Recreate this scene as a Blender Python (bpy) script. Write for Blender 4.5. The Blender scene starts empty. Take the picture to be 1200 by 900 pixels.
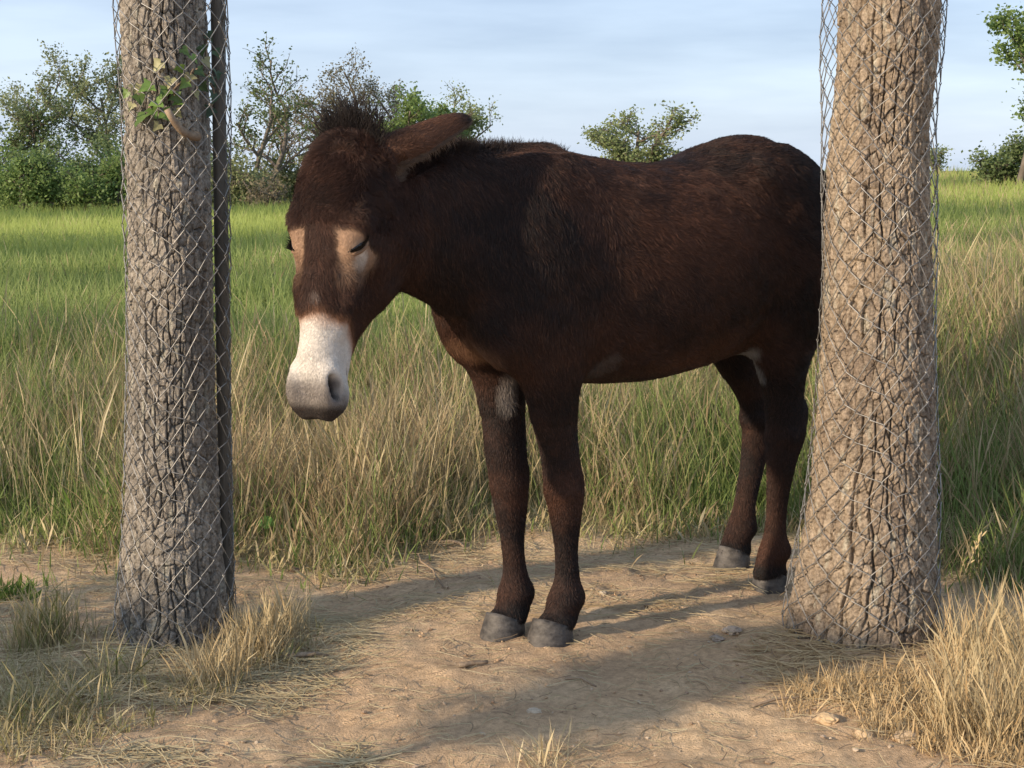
import bpy, math, random
import numpy as np
from mathutils import Vector, Matrix

rng = np.random.default_rng(7)
random.seed(7)
S = bpy.context.scene
COL = S.collection

# ------------------------------------------------------------------ camera, sky, sun, exposure
FPX, CAM_H, HORIZON = 1793.0, 1.25, 200.0          # focal length in px of a 1200 px wide picture
PITCH = math.atan((450 - HORIZON) / FPX)
cam_data = bpy.data.cameras.new('camera')
cam_data.sensor_width = 36.0
cam_data.lens = 36.0 * FPX / 1200.0
cam_data.clip_end = 3000.0
cam = bpy.data.objects.new('camera', cam_data)
COL.objects.link(cam)
cam.location = (0, 0, CAM_H)
cam.rotation_euler = (math.pi / 2 - PITCH, 0, 0)
S.camera = cam

SUN_ELEV = math.radians(21)
SUN_DIR = np.array([-0.83, -0.557])                 # where the sun stands, seen from the scene
SUN_DIR = SUN_DIR / np.linalg.norm(SUN_DIR)
world = bpy.data.worlds.new('World')
S.world = world
world.use_nodes = True
wn = world.node_tree
wn.nodes.clear()
w_out = wn.nodes.new('ShaderNodeOutputWorld')
w_bg = wn.nodes.new('ShaderNodeBackground')
w_bg.inputs['Strength'].default_value = 0.15
sky = wn.nodes.new('ShaderNodeTexSky')
sky.sky_type = 'NISHITA'
sky.sun_disc = False
sky.sun_elevation = SUN_ELEV
sky.sun_rotation = math.atan2(SUN_DIR[0], SUN_DIR[1])
sky.altitude = 100
sky.air_density = 1.0
sky.dust_density = 1.2
sky.ozone_density = 1.4
# thin high veil of cloud over the whole sky, with soft streaks
tc = wn.nodes.new('ShaderNodeTexCoord')
veil = wn.nodes.new('ShaderNodeMixRGB')
veil.inputs['Fac'].default_value = 0.85
veil.inputs['Color2'].default_value = (1.86, 2.24, 2.88, 1)
mp = wn.nodes.new('ShaderNodeMapping')
mp.inputs['Scale'].default_value = (2.0, 2.0, 13.0)
mp.inputs['Location'].default_value = (0.37, 0.1, 0.62)
ns = wn.nodes.new('ShaderNodeTexNoise')
ns.inputs['Scale'].default_value = 1.7
ns.inputs['Detail'].default_value = 6
ns.inputs['Roughness'].default_value = 0.5
rp = wn.nodes.new('ShaderNodeValToRGB')
rp.color_ramp.elements[0].position = 0.30
rp.color_ramp.elements[0].color = (0.72, 0.745, 0.79, 1)
rp.color_ramp.elements[1].position = 0.62
rp.color_ramp.elements[1].color = (1.04, 1.03, 1.02, 1)
wmix = wn.nodes.new('ShaderNodeMixRGB'); wmix.blend_type = 'MULTIPLY'; wmix.inputs['Fac'].default_value = 1.0
wn.links.new(tc.outputs['Generated'], mp.inputs['Vector'])
wn.links.new(mp.outputs['Vector'], ns.inputs['Vector'])
wn.links.new(ns.outputs['Fac'], rp.inputs['Fac'])
wn.links.new(sky.outputs['Color'], veil.inputs['Color1'])
wn.links.new(veil.outputs['Color'], wmix.inputs['Color1'])
wn.links.new(rp.outputs['Color'], wmix.inputs['Color2'])
wn.links.new(wmix.outputs['Color'], w_bg.inputs['Color'])
wn.links.new(w_bg.outputs['Background'], w_out.inputs['Surface'])

sun_data = bpy.data.lights.new('sun', 'SUN')
sun_data.energy = 2.7
sun_data.angle = math.radians(1.6)
sun_data.color = (1.0, 0.80, 0.58)
sun = bpy.data.objects.new('sun', sun_data)
COL.objects.link(sun)
to_sun = Vector((SUN_DIR[0] * math.cos(SUN_ELEV), SUN_DIR[1] * math.cos(SUN_ELEV), math.sin(SUN_ELEV)))
sun.rotation_euler = to_sun.to_track_quat('Z', 'Y').to_euler()
sun.location = (-6, -6, 6)

S.view_settings.view_transform = 'Standard'
S.view_settings.look = 'None'
S.view_settings.exposure = 1.22
S.view_settings.gamma = 1.0
S.cycles.use_denoising = True
S.cycles.max_bounces = 8
S.cycles.transparent_max_bounces = 8

# ------------------------------------------------------------------ helpers
def at(px, py, depth_y):
    """world point on the picture ray (px, py of the 1200x900 picture) at distance y"""
    fx = (px - 600) / FPX
    uy = (450 - py) / FPX
    d = np.array([fx, math.cos(PITCH) + uy * math.sin(PITCH), -math.sin(PITCH) + uy * math.cos(PITCH)])
    t = depth_y / d[1]
    return np.array([0, 0, CAM_H]) + d * t

def tag(o, label=None, cat=None, group=None, kind=None):
    if label: o['label'] = label
    if cat: o['category'] = cat
    if group: o['group'] = group
    if kind: o['kind'] = kind
    return o

def empty(name, loc=(0, 0, 0), rotz=0.0):
    o = bpy.data.objects.new(name, None)
    o.empty_display_size = 0.2
    o.location = loc
    o.rotation_euler = (0, 0, rotz)
    COL.objects.link(o)
    return o

def link(name, me, m=None, parent=None, loc=None):
    o = bpy.data.objects.new(name, me)
    COL.objects.link(o)
    if m is not None and not len(me.materials): me.materials.append(m)
    if parent is not None: o.parent = parent
    if loc is not None: o.location = loc
    return o

def mesh_np(name, V, faces, col=None, smooth=True):
    """V (n,3); faces list of (k,3|4) int arrays; col (n,3) point colours"""
    me = bpy.data.meshes.new(name)
    V = np.asarray(V, np.float32)
    me.vertices.add(len(V))
    me.vertices.foreach_set('co', V.ravel())
    faces = [np.asarray(f, np.int32) for f in faces if len(f)]
    nl = sum(f.size for f in faces)
    npoly = sum(len(f) for f in faces)
    me.loops.add(nl)
    me.polygons.add(npoly)
    me.loops.foreach_set('vertex_index', np.concatenate([f.ravel() for f in faces]))
    sizes = np.concatenate([np.full(len(f), f.shape[1], np.int32) for f in faces])
    st = np.zeros(npoly, np.int32); st[1:] = np.cumsum(sizes)[:-1]
    me.polygons.foreach_set('loop_start', st)
    me.polygons.foreach_set('use_smooth', np.full(npoly, smooth, bool))
    if col is not None:
        a = me.attributes.new('col', 'FLOAT_COLOR', 'POINT')
        c4 = np.ones((len(V), 4), np.float32); c4[:, :3] = col
        a.data.foreach_set('color', c4.ravel())
    me.update(calc_edges=True)
    return me

class Acc:
    def __init__(s): s.v = []; s.q = []; s.t = []; s.c = []; s.n = 0
    def add(s, V, quads=None, tris=None, col=None):
        V = np.asarray(V, np.float32)
        if quads is not None and len(quads): s.q.append(np.asarray(quads, np.int32) + s.n)
        if tris is not None and len(tris): s.t.append(np.asarray(tris, np.int32) + s.n)
        s.v.append(V); s.n += len(V)
        if col is not None: s.c.append(np.broadcast_to(np.asarray(col, np.float32), (len(V), 3)))
    def mesh(s, name, smooth=True):
        f = []
        if s.q: f.append(np.concatenate(s.q))
        if s.t: f.append(np.concatenate(s.t))
        return mesh_np(name, np.concatenate(s.v), f, np.concatenate(s.c) if s.c else None, smooth)

def tube(acc, pts, rad, n=6, col=None, cap=True):
    pts = np.asarray(pts, float); m = len(pts)
    rad = np.broadcast_to(np.asarray(rad, float), (m,))
    tan = np.gradient(pts, axis=0)
    tan /= np.linalg.norm(tan, axis=1, keepdims=True) + 1e-9
    ref = np.array([0, 0, 1.0]) if abs(tan[0, 2]) < 0.8 else np.array([1.0, 0, 0])
    u = np.cross(tan, ref); u /= np.linalg.norm(u, axis=1, keepdims=True) + 1e-9
    w = np.cross(tan, u)
    a = np.arange(n) / n * 2 * math.pi
    V = pts[:, None] + rad[:, None, None] * (np.cos(a)[None, :, None] * u[:, None] + np.sin(a)[None, :, None] * w[:, None])
    i = np.arange(m - 1)[:, None] * n; j = np.arange(n)[None]
    jn = (j + 1) % n
    Q = np.stack([i + j, i + jn, i + n + jn, i + n + j], -1).reshape(-1, 4)
    V = V.reshape(-1, 3)
    T = None
    if cap:
        V = np.concatenate([V, pts[-1:]])
        jj = np.arange(n)
        T = np.stack([(m - 1) * n + jj, (m - 1) * n + (jj + 1) % n, np.full(n, m * n)], -1)
    acc.add(V, Q, T, col)

def _h(ix, iy, iz, seed):
    h = (ix.astype(np.int64) * 374761393 + iy.astype(np.int64) * 668265263 + iz.astype(np.int64) * 2147483647 + seed * 1274126177) & 0xFFFFFFFF
    h = ((h ^ (h >> 13)) * 1274126177) & 0xFFFFFFFF
    h = h ^ (h >> 16)
    return (h & 0xFFFFFF) / float(0xFFFFFF)

def vnoise(x, y, z=None, seed=0):
    x = np.asarray(x, float); y = np.asarray(y, float)
    z = np.zeros_like(x) if z is None else np.asarray(z, float)
    ix, iy, iz = np.floor(x), np.floor(y), np.floor(z)
    fx, fy, fz = x - ix, y - iy, z - iz
    fx, fy, fz = [f * f * (3 - 2 * f) for f in (fx, fy, fz)]
    ix, iy, iz = ix.astype(np.int64), iy.astype(np.int64), iz.astype(np.int64)
    r = 0
    for a in (0, 1):
        for b in (0, 1):
            for c in (0, 1):
                w = (fx if a else 1 - fx) * (fy if b else 1 - fy) * (fz if c else 1 - fz)
                r = r + w * _h(ix + a, iy + b, iz + c, seed)
    return r

def fbm(x, y, z=None, oct=4, seed=0, gain=0.5):
    r, amp, tot = 0, 1.0, 0
    for o in range(oct):
        k = 2.0 ** o
        r = r + amp * vnoise(np.asarray(x) * k, np.asarray(y) * k, None if z is None else np.asarray(z) * k, seed + o * 17)
        tot += amp; amp *= gain
    return r / tot

def sstep(a, b, x):
    t = np.clip((x - a) / (b - a), 0, 1)
    return t * t * (3 - 2 * t)

def curve_tab(xs, ys, n=600):
    """smooth table through the points (cubic Hermite)"""
    xs = np.asarray(xs, float); ys = np.asarray(ys, float)
    o = np.argsort(xs); xs = xs[o]; ys = ys[o]
    d = np.diff(ys) / np.diff(xs)
    m = np.zeros_like(ys)
    m[1:-1] = (d[:-1] * np.diff(xs)[1:] + d[1:] * np.diff(xs)[:-1]) / (xs[2:] - xs[:-2])
    m[0], m[-1] = d[0], d[-1]
    X = np.linspace(xs[0], xs[-1], n)
    i = np.clip(np.searchsorted(xs, X) - 1, 0, len(xs) - 2)
    h = xs[i + 1] - xs[i]; t = (X - xs[i]) / h
    Y = (2*t**3 - 3*t**2 + 1) * ys[i] + (t**3 - 2*t**2 + t) * h * m[i] + (-2*t**3 + 3*t**2) * ys[i+1] + (t**3 - t**2) * h * m[i+1]
    return X, Y

# ------------------------------------------------------------------ materials
def new_mat(name, rough=0.8, spec=0.2):
    m = bpy.data.materials.new(name); m.use_nodes = True
    b = m.node_tree.nodes['Principled BSDF']
    b.inputs['Roughness'].default_value = rough
    b.inputs['Specular IOR Level'].default_value = spec
    return m, m.node_tree, b

def N(nt, t, **kw):
    n = nt.nodes.new(t)
    for k, v in kw.items():
        if k in n.inputs: n.inputs[k].default_value = v
        else: setattr(n, k, v)
    return n

def noisy_mat(name, c1, c2, scale=8.0, rough=0.8, spec=0.2, bump=0.0, bscale=None, stretch=None, metallic=0.0):
    m, nt, b = new_mat(name, rough, spec)
    tcn = N(nt, 'ShaderNodeTexCoord'); src = tcn.outputs['Object']
    if stretch:
        mpn = N(nt, 'ShaderNodeMapping', Scale=stretch); nt.links.new(src, mpn.inputs['Vector']); src = mpn.outputs['Vector']
    no = N(nt, 'ShaderNodeTexNoise', Scale=scale, Detail=6.0, Roughness=0.6); nt.links.new(src, no.inputs['Vector'])
    r = N(nt, 'ShaderNodeValToRGB')
    r.color_ramp.elements[0].position = 0.3; r.color_ramp.elements[0].color = (*c1, 1)
    r.color_ramp.elements[1].position = 0.7; r.color_ramp.elements[1].color = (*c2, 1)
    nt.links.new(no.outputs['Fac'], r.inputs['Fac']); nt.links.new(r.outputs['Color'], b.inputs['Base Color'])
    b.inputs['Metallic'].default_value = metallic
    if bump:
        n2 = N(nt, 'ShaderNodeTexNoise', Scale=bscale or scale * 3, Detail=6.0, Roughness=0.65); nt.links.new(src, n2.inputs['Vector'])
        bp = N(nt, 'ShaderNodeBump', Strength=bump, Distance=0.01)
        nt.links.new(n2.outputs['Fac'], bp.inputs['Height']); nt.links.new(bp.outputs['Normal'], b.inputs['Normal'])
    return m

def attr_mat(name, rough=0.7, spec=0.2, noise_scale=30.0, amount=0.25, trans=0.0, bump=0.0, bscale=60.0, sheen=0.0):
    """colour from the point attribute 'col', broken up by a fine procedural noise"""
    m, nt, b = new_mat(name, rough, spec)
    at_ = N(nt, 'ShaderNodeAttribute', attribute_name='col')
    tcn = N(nt, 'ShaderNodeTexCoord')
    no = N(nt, 'ShaderNodeTexNoise', Scale=noise_scale, Detail=5.0, Roughness=0.6); nt.links.new(tcn.outputs['Object'], no.inputs['Vector'])
    mr = N(nt, 'ShaderNodeMapRange'); mr.inputs['From Min'].default_value = 0.25; mr.inputs['From Max'].default_value = 0.75
    mr.inputs['To Min'].default_value = 1 - amount; mr.inputs['To Max'].default_value = 1 + amount
    nt.links.new(no.outputs['Fac'], mr.inputs['Value'])
    mx = N(nt, 'ShaderNodeMixRGB', blend_type='MULTIPLY', Fac=1.0)
    nt.links.new(at_.outputs['Color'], mx.inputs['Color1']); nt.links.new(mr.outputs['Result'], mx.inputs['Color2'])
    nt.links.new(mx.outputs['Color'], b.inputs['Base Color'])
    if sheen:
        b.inputs['Sheen Weight'].default_value = sheen
    if bump:
        n2 = N(nt, 'ShaderNodeTexNoise', Scale=bscale, Detail=6.0, Roughness=0.65); nt.links.new(tcn.outputs['Object'], n2.inputs['Vector'])
        bp = N(nt, 'ShaderNodeBump', Strength=bump, Distance=0.01)
        nt.links.new(n2.outputs['Fac'], bp.inputs['Height']); nt.links.new(bp.outputs['Normal'], b.inputs['Normal'])
    if trans:
        tr = N(nt, 'ShaderNodeBsdfTranslucent'); nt.links.new(mx.outputs['Color'], tr.inputs['Color'])
        ms = N(nt, 'ShaderNodeMixShader', Fac=trans)
        nt.links.new(b.outputs[0], ms.inputs[1]); nt.links.new(tr.outputs[0], ms.inputs[2])
        nt.links.new(ms.outputs[0], nt.nodes['Material Output'].inputs['Surface'])
    return m

M_GRASS = attr_mat('grass_blades', 0.6, 0.2, 3.0, 0.15, trans=0.38)
M_STRAW = attr_mat('dry_straw', 0.65, 0.25, 3.0, 0.15, trans=0.15)
M_LEAF = attr_mat('tree_leaves', 0.55, 0.3, 1.5, 0.2, trans=0.45)
M_IVY = attr_mat('ivy_leaf', 0.45, 0.4, 60.0, 0.2, trans=0.25)
M_TWIG = noisy_mat('tree_bark_far', (0.09, 0.075, 0.06), (0.2, 0.17, 0.14), 6.0)
M_BARK = attr_mat('rough_bark', 0.95, 0.06, 110.0, 0.60, bump=1.0, bscale=120.0)
M_WIRE = noisy_mat('galvanised_wire', (0.17, 0.17, 0.165), (0.38, 0.375, 0.36), 30.0, 0.45, 0.35, metallic=0.6)
M_POST = noisy_mat('weathered_post', (0.085, 0.08, 0.07), (0.17, 0.155, 0.13), 9.0, 0.85, 0.15, bump=0.5, bscale=50.0, stretch=(3, 3, 0.35))
M_HOOF = noisy_mat('grey_hoof_horn', (0.016, 0.015, 0.015), (0.12, 0.11, 0.10), 26.0, 0.55, 0.35, bump=0.4, bscale=50.0, stretch=(1, 1, 1.8))
M_PEB = attr_mat('pebbles', 0.9, 0.15, 50.0, 0.25, bump=0.4, bscale=120.0)
M_STICK = noisy_mat('dry_stick', (0.17, 0.12, 0.08), (0.36, 0.28, 0.2), 30.0, 0.85, 0.1, bump=0.4)

# ------------------------------------------------------------------ the ground
def grass_edge(x):
    """y where the meadow grass starts behind the trodden path"""
    return 5.0 + 0.16 * np.sin(x * 1.9 + 0.6) - 0.10 * np.clip(x - 0.6, 0, 1.5) - 0.55 * sstep(1.15, 1.7, x) + 0.22 * np.sin(x * 5.3 + 1) * np.sin(x * 2.1 + 2) + 0.5 * (fbm(x * 1.7, x * 0 + 3.1, seed=5) - 0.5)

def gz_base(x, y):
    e = grass_edge(x)
    amp = 0.26 + 0.34 * sstep(-1.0, 2.5, x)                # the bank climbs to the right
    bank = amp * sstep(-0.15, 2.9, y - e) + 0.10 * sstep(0.0, 0.8, y - e) * (fbm(x * 1.3, y * 1.3, oct=2, seed=7) - 0.5)
    zf = 0.36 + 0.70 * sstep(-9, 9, x)
    far = np.clip((y - 7.0) / 28.0, 0, 1)
    z = bank + (zf - amp) * far
    z = z + 0.05 * (fbm(x * 0.5 + 9, y * 0.5, seed=3) - 0.5) * sstep(5, 7, y)
    return z

def gz(x, y):
    near = 1 - sstep(5.5, 8.0, y)
    z = gz_base(x, y)
    z = z + near * (0.045 * (fbm(x * 2.0, y * 2.0, oct=3, seed=11) - 0.5) + 0.026 * (fbm(x * 9, y * 9, oct=3, seed=21) - 0.5))
    return z

def axis_pts(segs):
    out = [segs[0][0]]
    for a, b, st in segs:
        n = max(1, int(round((b - a) / st)))
        out += list(np.linspace(a, b, n + 1)[1:])
    return np.array(out)

gx = axis_pts([(-600, -120, 80), (-120, -30, 15), (-30, -8, 2), (-8, -2.4, 0.14), (-2.4, 2.4, 0.0135), (2.4, 8, 0.14), (8, 30, 2), (30, 120, 15), (120, 600, 80)])
gy = axis_pts([(-300, -20, 40), (-20, -2, 2), (-2, 2.4, 0.2), (2.4, 5.6, 0.0135), (5.6, 9, 0.09), (9, 40, 0.6), (40, 120, 10), (120, 900, 80)])
GX, GY = np.meshgrid(gx, gy)
GZ = gz(GX, GY)
pit = vnoise(GX * 38, GY * 38, seed=31)
GZ = GZ + np.where((GY > 2.3) & (GY < 6), 0.010 * (pit - 0.5) * sstep(0.30, 0.7, fbm(GX * 3, GY * 3, seed=33)) + 0.012 * (fbm(GX * 20, GY * 20, oct=2, seed=35) - 0.5), 0)
nx_, ny_ = len(gx), len(gy)
I = np.arange(ny_ - 1)[:, None] * nx_ + np.arange(nx_ - 1)[None]
Q = np.stack([I, I + 1, I + nx_ + 1, I + nx_], -1).reshape(-1, 4)
gm = sstep(-0.25, 0.35, GY - grass_edge(GX) + 0.5 * (fbm(GX * 4, GY * 4, seed=41) - 0.5))
d1 = np.array([0.51, 0.36, 0.22]); d2 = np.array([0.43, 0.31, 0.20]); d3 = np.array([0.59, 0.445, 0.285])
nA = sstep(0.3, 0.7, fbm(GX * 1.6, GY * 1.6, oct=4, seed=51))[..., None]
nB = sstep(0.45, 0.75, fbm(GX * 5, GY * 5, oct=4, seed=52))[..., None]
dirt = d1 * (1 - nA) + d2 * nA
dirt = dirt * (1 - 0.6 * nB) + d3 * 0.6 * nB
thatch_n = fbm(GX * 3, GY * 3, oct=3, seed=53)[..., None]
thatch = np.array([0.14, 0.115, 0.06]) * (1 - thatch_n) + np.array([0.10, 0.13, 0.04]) * thatch_n
farm = sstep(8, 20, GY)[..., None]
thatch = thatch * (1 - farm) + np.array([0.13, 0.17, 0.05]) * farm
gcol = dirt * (1 - gm[..., None]) + thatch * gm[..., None]
M_GROUND = attr_mat('trodden_soil', 0.95, 0.08, 60.0, 0.30, bump=0.9, bscale=170.0)
ground = link('ground', mesh_np('ground', np.stack([GX, GY, GZ], -1).reshape(-1, 3), [Q], gcol.reshape(-1, 3)), M_GROUND)
tag(ground, kind='structure')

# ------------------------------------------------------------------ wire-wrapped tree trunks
def bark_height(th, z, R, seed, sx=0.023, sz=0.068):
    """ridged bark plates, periodic round the trunk; returns height 0..1 (0 in the cracks)"""
    n = max(6, int(round(2 * math.pi * R / sx)))
    u = th / (2 * math.pi) * n
    v = z / sz
    cx, sx_, = np.cos(th) * R, np.sin(th) * R
    u = u + 0.9 * (fbm(cx * 16, sx_ * 16, z * 6, oct=3, seed=seed) - 0.5)
    v = v + 1.2 * (fbm(cx * 20, sx_ * 20, z * 9, oct=3, seed=seed + 3) - 0.5)
    iu, iv = np.floor(u), np.floor(v)
    f1 = np.full(u.shape, 9.0); f2 = np.full(u.shape, 9.0); idc = np.zeros(u.shape)
    for a in (-1, 0, 1):
        for b in (-1, 0, 1):
            cu, cv = iu + a, iv + b
            cw = np.mod(cu, n)
            jx = _h(cw, cv, cw * 0, seed + 7); jy = _h(cw, cv, cw * 0, seed + 8)
            d = np.hypot(cu + 0.1 + 0.8 * jx - u, cv + 0.1 + 0.8 * jy - v)
            near = d < f1
            f2 = np.where(near, f1, np.minimum(f2, d)); idc = np.where(near, _h(cw, cv, cw * 0, seed + 9), idc)
            f1 = np.minimum(f1, d)
    e = f2 - f1
    plate = sstep(0.02, 0.075, e + 0.14 * (fbm(cx * 90, sx_ * 90, z * 60, oct=2, seed=seed + 15) - 0.5)) * (0.55 + 0.45 * idc)
    furrow_u = (th / (2 * math.pi) * n * 0.62 + 1.5 * (fbm(cx * 9, sx_ * 9, z * 5, oct=3, seed=seed + 61) - 0.5))
    fr = np.abs(furrow_u - np.floor(furrow_u) - 0.5) * 2
    gate = sstep(0.40, 0.52, fbm(cx * 7, sx_ * 7, z * 7, oct=2, seed=seed + 62))
    furrow = (1 - sstep(0.02, 0.18, fr)) * gate
    r1 = 1 - np.abs(2 * fbm(cx * 45, sx_ * 45, z * 20, oct=3, seed=seed + 11) - 1) * 2.2
    r2 = fbm(cx * 130, sx_ * 130, z * 70, oct=2, seed=seed + 12)
    ridge = 1 - np.abs(2 * fbm(cx * 24, sx_ * 24, z * 3.2, oct=3, seed=seed + 13) - 1) * 2.0
    return 0.50 * plate + 0.10 * r1 + 0.26 * r2 + 0.26 - 0.62 * furrow, idc

def trunk_profile(rows, yc):
    """rows (py, xl, xr) read off the picture -> z, centre x, radius at distance yc"""
    zs, cs, rs = [], [], []
    for py, xl, xr in rows:
        a, b = at(xl, py, yc), at(xr, py, yc)
        zs.append(a[2]); cs.append((a[0] + b[0]) / 2); rs.append((b[0] - a[0]) / 2)
    return np.array(zs), np.array(cs), np.array(rs)

def build_trunk(name, rows, yc, top_z, seed, tint, amp=0.024, cell=(0.020, 0.050)):
    zs, cs, rs = trunk_profile(rows, yc)
    zs = np.append(zs, [zs.max() + 1.0, top_z]); 
    cs = np.append(cs, [cs[0] + (cs[0] - cs[1]) * 0.6, cs[0] + (cs[0] - cs[1]) * 1.0]); rs = np.append(rs, [rs[0] * 0.93, rs[0] * 0.72])
    # root flare below the ground
    b = np.argmin(zs)
    zs = np.append(zs, zs[b] - 0.12); cs = np.append(cs, cs[b]); rs = np.append(rs, rs[b] * 1.13)
    Xc, Yc = curve_tab(zs, cs); Xr, Yr = curve_tab(zs, rs)
    zlo, zhi = zs.min(), 2.05
    Zr = np.concatenate([np.linspace(zlo, zhi, 700), np.linspace(zhi + 0.02, top_z, 60)])
    nth = 340                                   # finer towards the path side
    tb = np.arange(nth) / nth * 2 * math.pi
    TH, ZZ = np.meshgrid(tb - 0.45 * np.cos(tb), Zr)
    R0 = np.interp(ZZ, Xr, Yr); C0 = np.interp(ZZ, Xc, Yc)
    Rm = float(np.interp(0.9, Xr, Yr))
    h, idc = bark_height(TH, ZZ, Rm, seed, *cell)
    lump = 0.10 * (fbm(np.cos(TH) * 1.2 + 5, np.sin(TH) * 1.2, ZZ * 1.1, oct=3, seed=seed + 21) - 0.5)
    R = R0 * (1 + lump) + amp * (h - 0.80)
    Z2 = ZZ + 0.0
    V = np.stack([C0 + R * np.cos(TH), yc + R * np.sin(TH), Z2], -1)
    nr = len(Zr)
    i = np.arange(nr - 1)[:, None] * nth; j = np.arange(nth)[None]; jn = (j + 1) % nth
    Qd = np.stack([i + j, i + jn, i + nth + jn, i + nth + j], -1).reshape(-1, 4)
    c_a, c_b, c_c = [np.array(t) for t in tint]
    t1 = sstep(0.3, 0.7, fbm(np.cos(TH) * 2.2, np.sin(TH) * 2.2, ZZ * 3, oct=4, seed=seed + 31))[..., None]
    t2 = idc[..., None]
    c = c_a * (1 - t1) + c_b * t1
    c = (c * (1 - 0.5 * t2) + c_c * 0.5 * t2) * (0.85 + 0.3 * fbm(np.cos(TH) * 14, np.sin(TH) * 14, ZZ * 40, oct=3, seed=seed + 51))[..., None]
    lich = sstep(0.62, 0.72, fbm(np.cos(TH) * 9, np.sin(TH) * 9, ZZ * 14, oct=3, seed=seed + 41))[..., None]
    c = c * (1 - 0.45 * lich) + np.array([0.46, 0.45, 0.37]) * 0.45 * lich
    Vf = V.reshape(-1, 3)
    root = empty(name, (float(np.interp(0, Xc, Yc)), yc, 0))
    Vf = Vf - np.array(root.location)
    me = mesh_np('trunk', Vf, [Qd], c.reshape(-1, 3))
    link('trunk', me, M_BARK, root)
    return root, (Xc, Yc, Xr, Yr)

ROWS_L = [(0, 143, 240), (100, 147, 243), (250, 151, 246), (400, 152, 250), (550, 150, 254), (650, 145, 259), (720, 140, 266), (775, 134, 272)]
ROWS_R = [(0, 985, 1099), (60, 983, 1097), (150, 976, 1087), (250, 970, 1089), (400, 965, 1092), (500, 959, 1094), (600, 948, 1095), (700, 930, 1094), (770, 914, 1094)]
YL, YR = 4.02, 4.07
tree_l, prof_l = build_trunk('tree', ROWS_L, YL, 4.6, 100, ((0.28, 0.25, 0.21), (0.18, 0.165, 0.145), (0.40, 0.365, 0.315)))
tree_r, prof_r = build_trunk('tree', ROWS_R, YR, 4.6, 200, ((0.32, 0.255, 0.185), (0.215, 0.17, 0.13), (0.43, 0.355, 0.27)), 0.027, (0.024, 0.060))
tag(tree_l, 'grey rough barked tree trunk with ivy and a post beside it', 'tree', 'wire wrapped trees')
tag(tree_r, 'brown thick tree trunk flaring at its foot beside the donkey rump', 'tree', 'wire wrapped trees')

# branches and leaves
def grow_tree(acc, base, height, spread, levels, lean=(0, 0), r0=0.06, seed=0, stems=1, nb=(4, 6), up=0.35, wig=0.12, first=0.3):
    """recursive limbs; returns end segments (start, end) where leaves grow"""
    R = np.random.default_rng(seed)
    ends = []
    def limb(p, d, L, r, lev):
        n = 5 if lev < levels else 4
        pts = [p]
        dd = d.copy()
        for k in range(n):
            dd = dd + R.normal(0, wig, 3) + np.array([0, 0, up * 0.12])
            dd /= np.linalg.norm(dd)
            pts.append(pts[-1] + dd * L / n)
        pts = np.array(pts)
        rr = np.linspace(r, r * 0.45, n + 1)
        tube(acc, pts, rr, 5 if lev < 2 else 3, cap=False)
        if lev >= levels:
            ends.append((pts[1], pts[-1]))
            return
        k = R.integers(nb[0], nb[1] + 1)
        for q in range(k):
            t = first + (1 - first) * (q + R.random() * 0.8) / k if lev == 0 else 0.2 + 0.8 * (q + R.random() * 0.8) / k
            t = min(t, 0.999)
            f = t * n; i = int(f)
            pp = pts[i] + (pts[i + 1] - pts[i]) * (f - i)
            ang = R.random() * 2 * math.pi
            side = np.array([math.cos(ang), math.sin(ang), 0])
            nd = dd * (0.55 if lev == 0 else 0.6) + side * spread * (0.6 + 0.6 * R.random()) + np.array([0, 0, up * R.random()])
            nd /= np.linalg.norm(nd)
            limb(pp, nd, L * (0.42 + 0.25 * R.random()) * (1.1 - 0.35 * t if lev == 0 else 1.0), r * 0.5, lev + 1)
        ends.append((pts[-2], pts[-1]))
    for s_ in range(stems):
        a = R.random() * 6.28
        d = np.array([lean[0] + (0.35 * math.cos(a) if stems > 1 else 0), lean[1] + (0.35 * math.sin(a) if stems > 1 else 0), 1.0])
        d /= np.linalg.norm(d)
        b = np.array(base, float) + (np.array([math.cos(a), math.sin(a), 0]) * 0.15 * (stems > 1))
        limb(b, d, height * (0.62 + 0.2 * R.random() * (stems > 1)), r0, 0)
    return ends

def leaves(ends, n, size, cols, seed, spread=0.12, flat=0.0):
    R = np.random.default_rng(seed)
    A = np.array([e[0] for e in ends]); B = np.array([e[1] for e in ends])
    clump = R.random(len(ends)) ** 1.5 + 0.15
    k = R.choice(len(ends), n, p=clump / clump.sum())
    t = R.random(n)[:, None] * 1.1
    c = A[k] + (B[k] - A[k]) * t + R.normal(0, spread, (n, 3))
    d = R.normal(0, 1, (n, 3)); d[:, 2] = d[:, 2] * 0.6 - 0.2; d /= np.linalg.norm(d, axis=1, keepdims=True)
    e = np.cross(d, R.normal(0, 1, (n, 3))); e /= np.linalg.norm(e, axis=1, keepdims=True)
    s = (size * (0.6 + 0.8 * R.random(n)))[:, None]
    V = np.stack([c - d * s * 0.5, c + e * s * 0.32, c + d * s * 0.5, c - e * s * 0.32], 1).reshape(-1, 3)
    Qd = np.arange(4 * n).reshape(-1, 4)
    cols = np.array(cols)
    w = np.clip(R.random((n, 1)) * 0.6 + 0.4 * R.random(len(ends))[k][:, None], 0, 1)
    col = cols[0] * (1 - w) + cols[1] * w
    col = col * (0.8 + 0.4 * R.random((n, 1)))
    return V, Qd, np.repeat(col, 4, 0)

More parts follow.
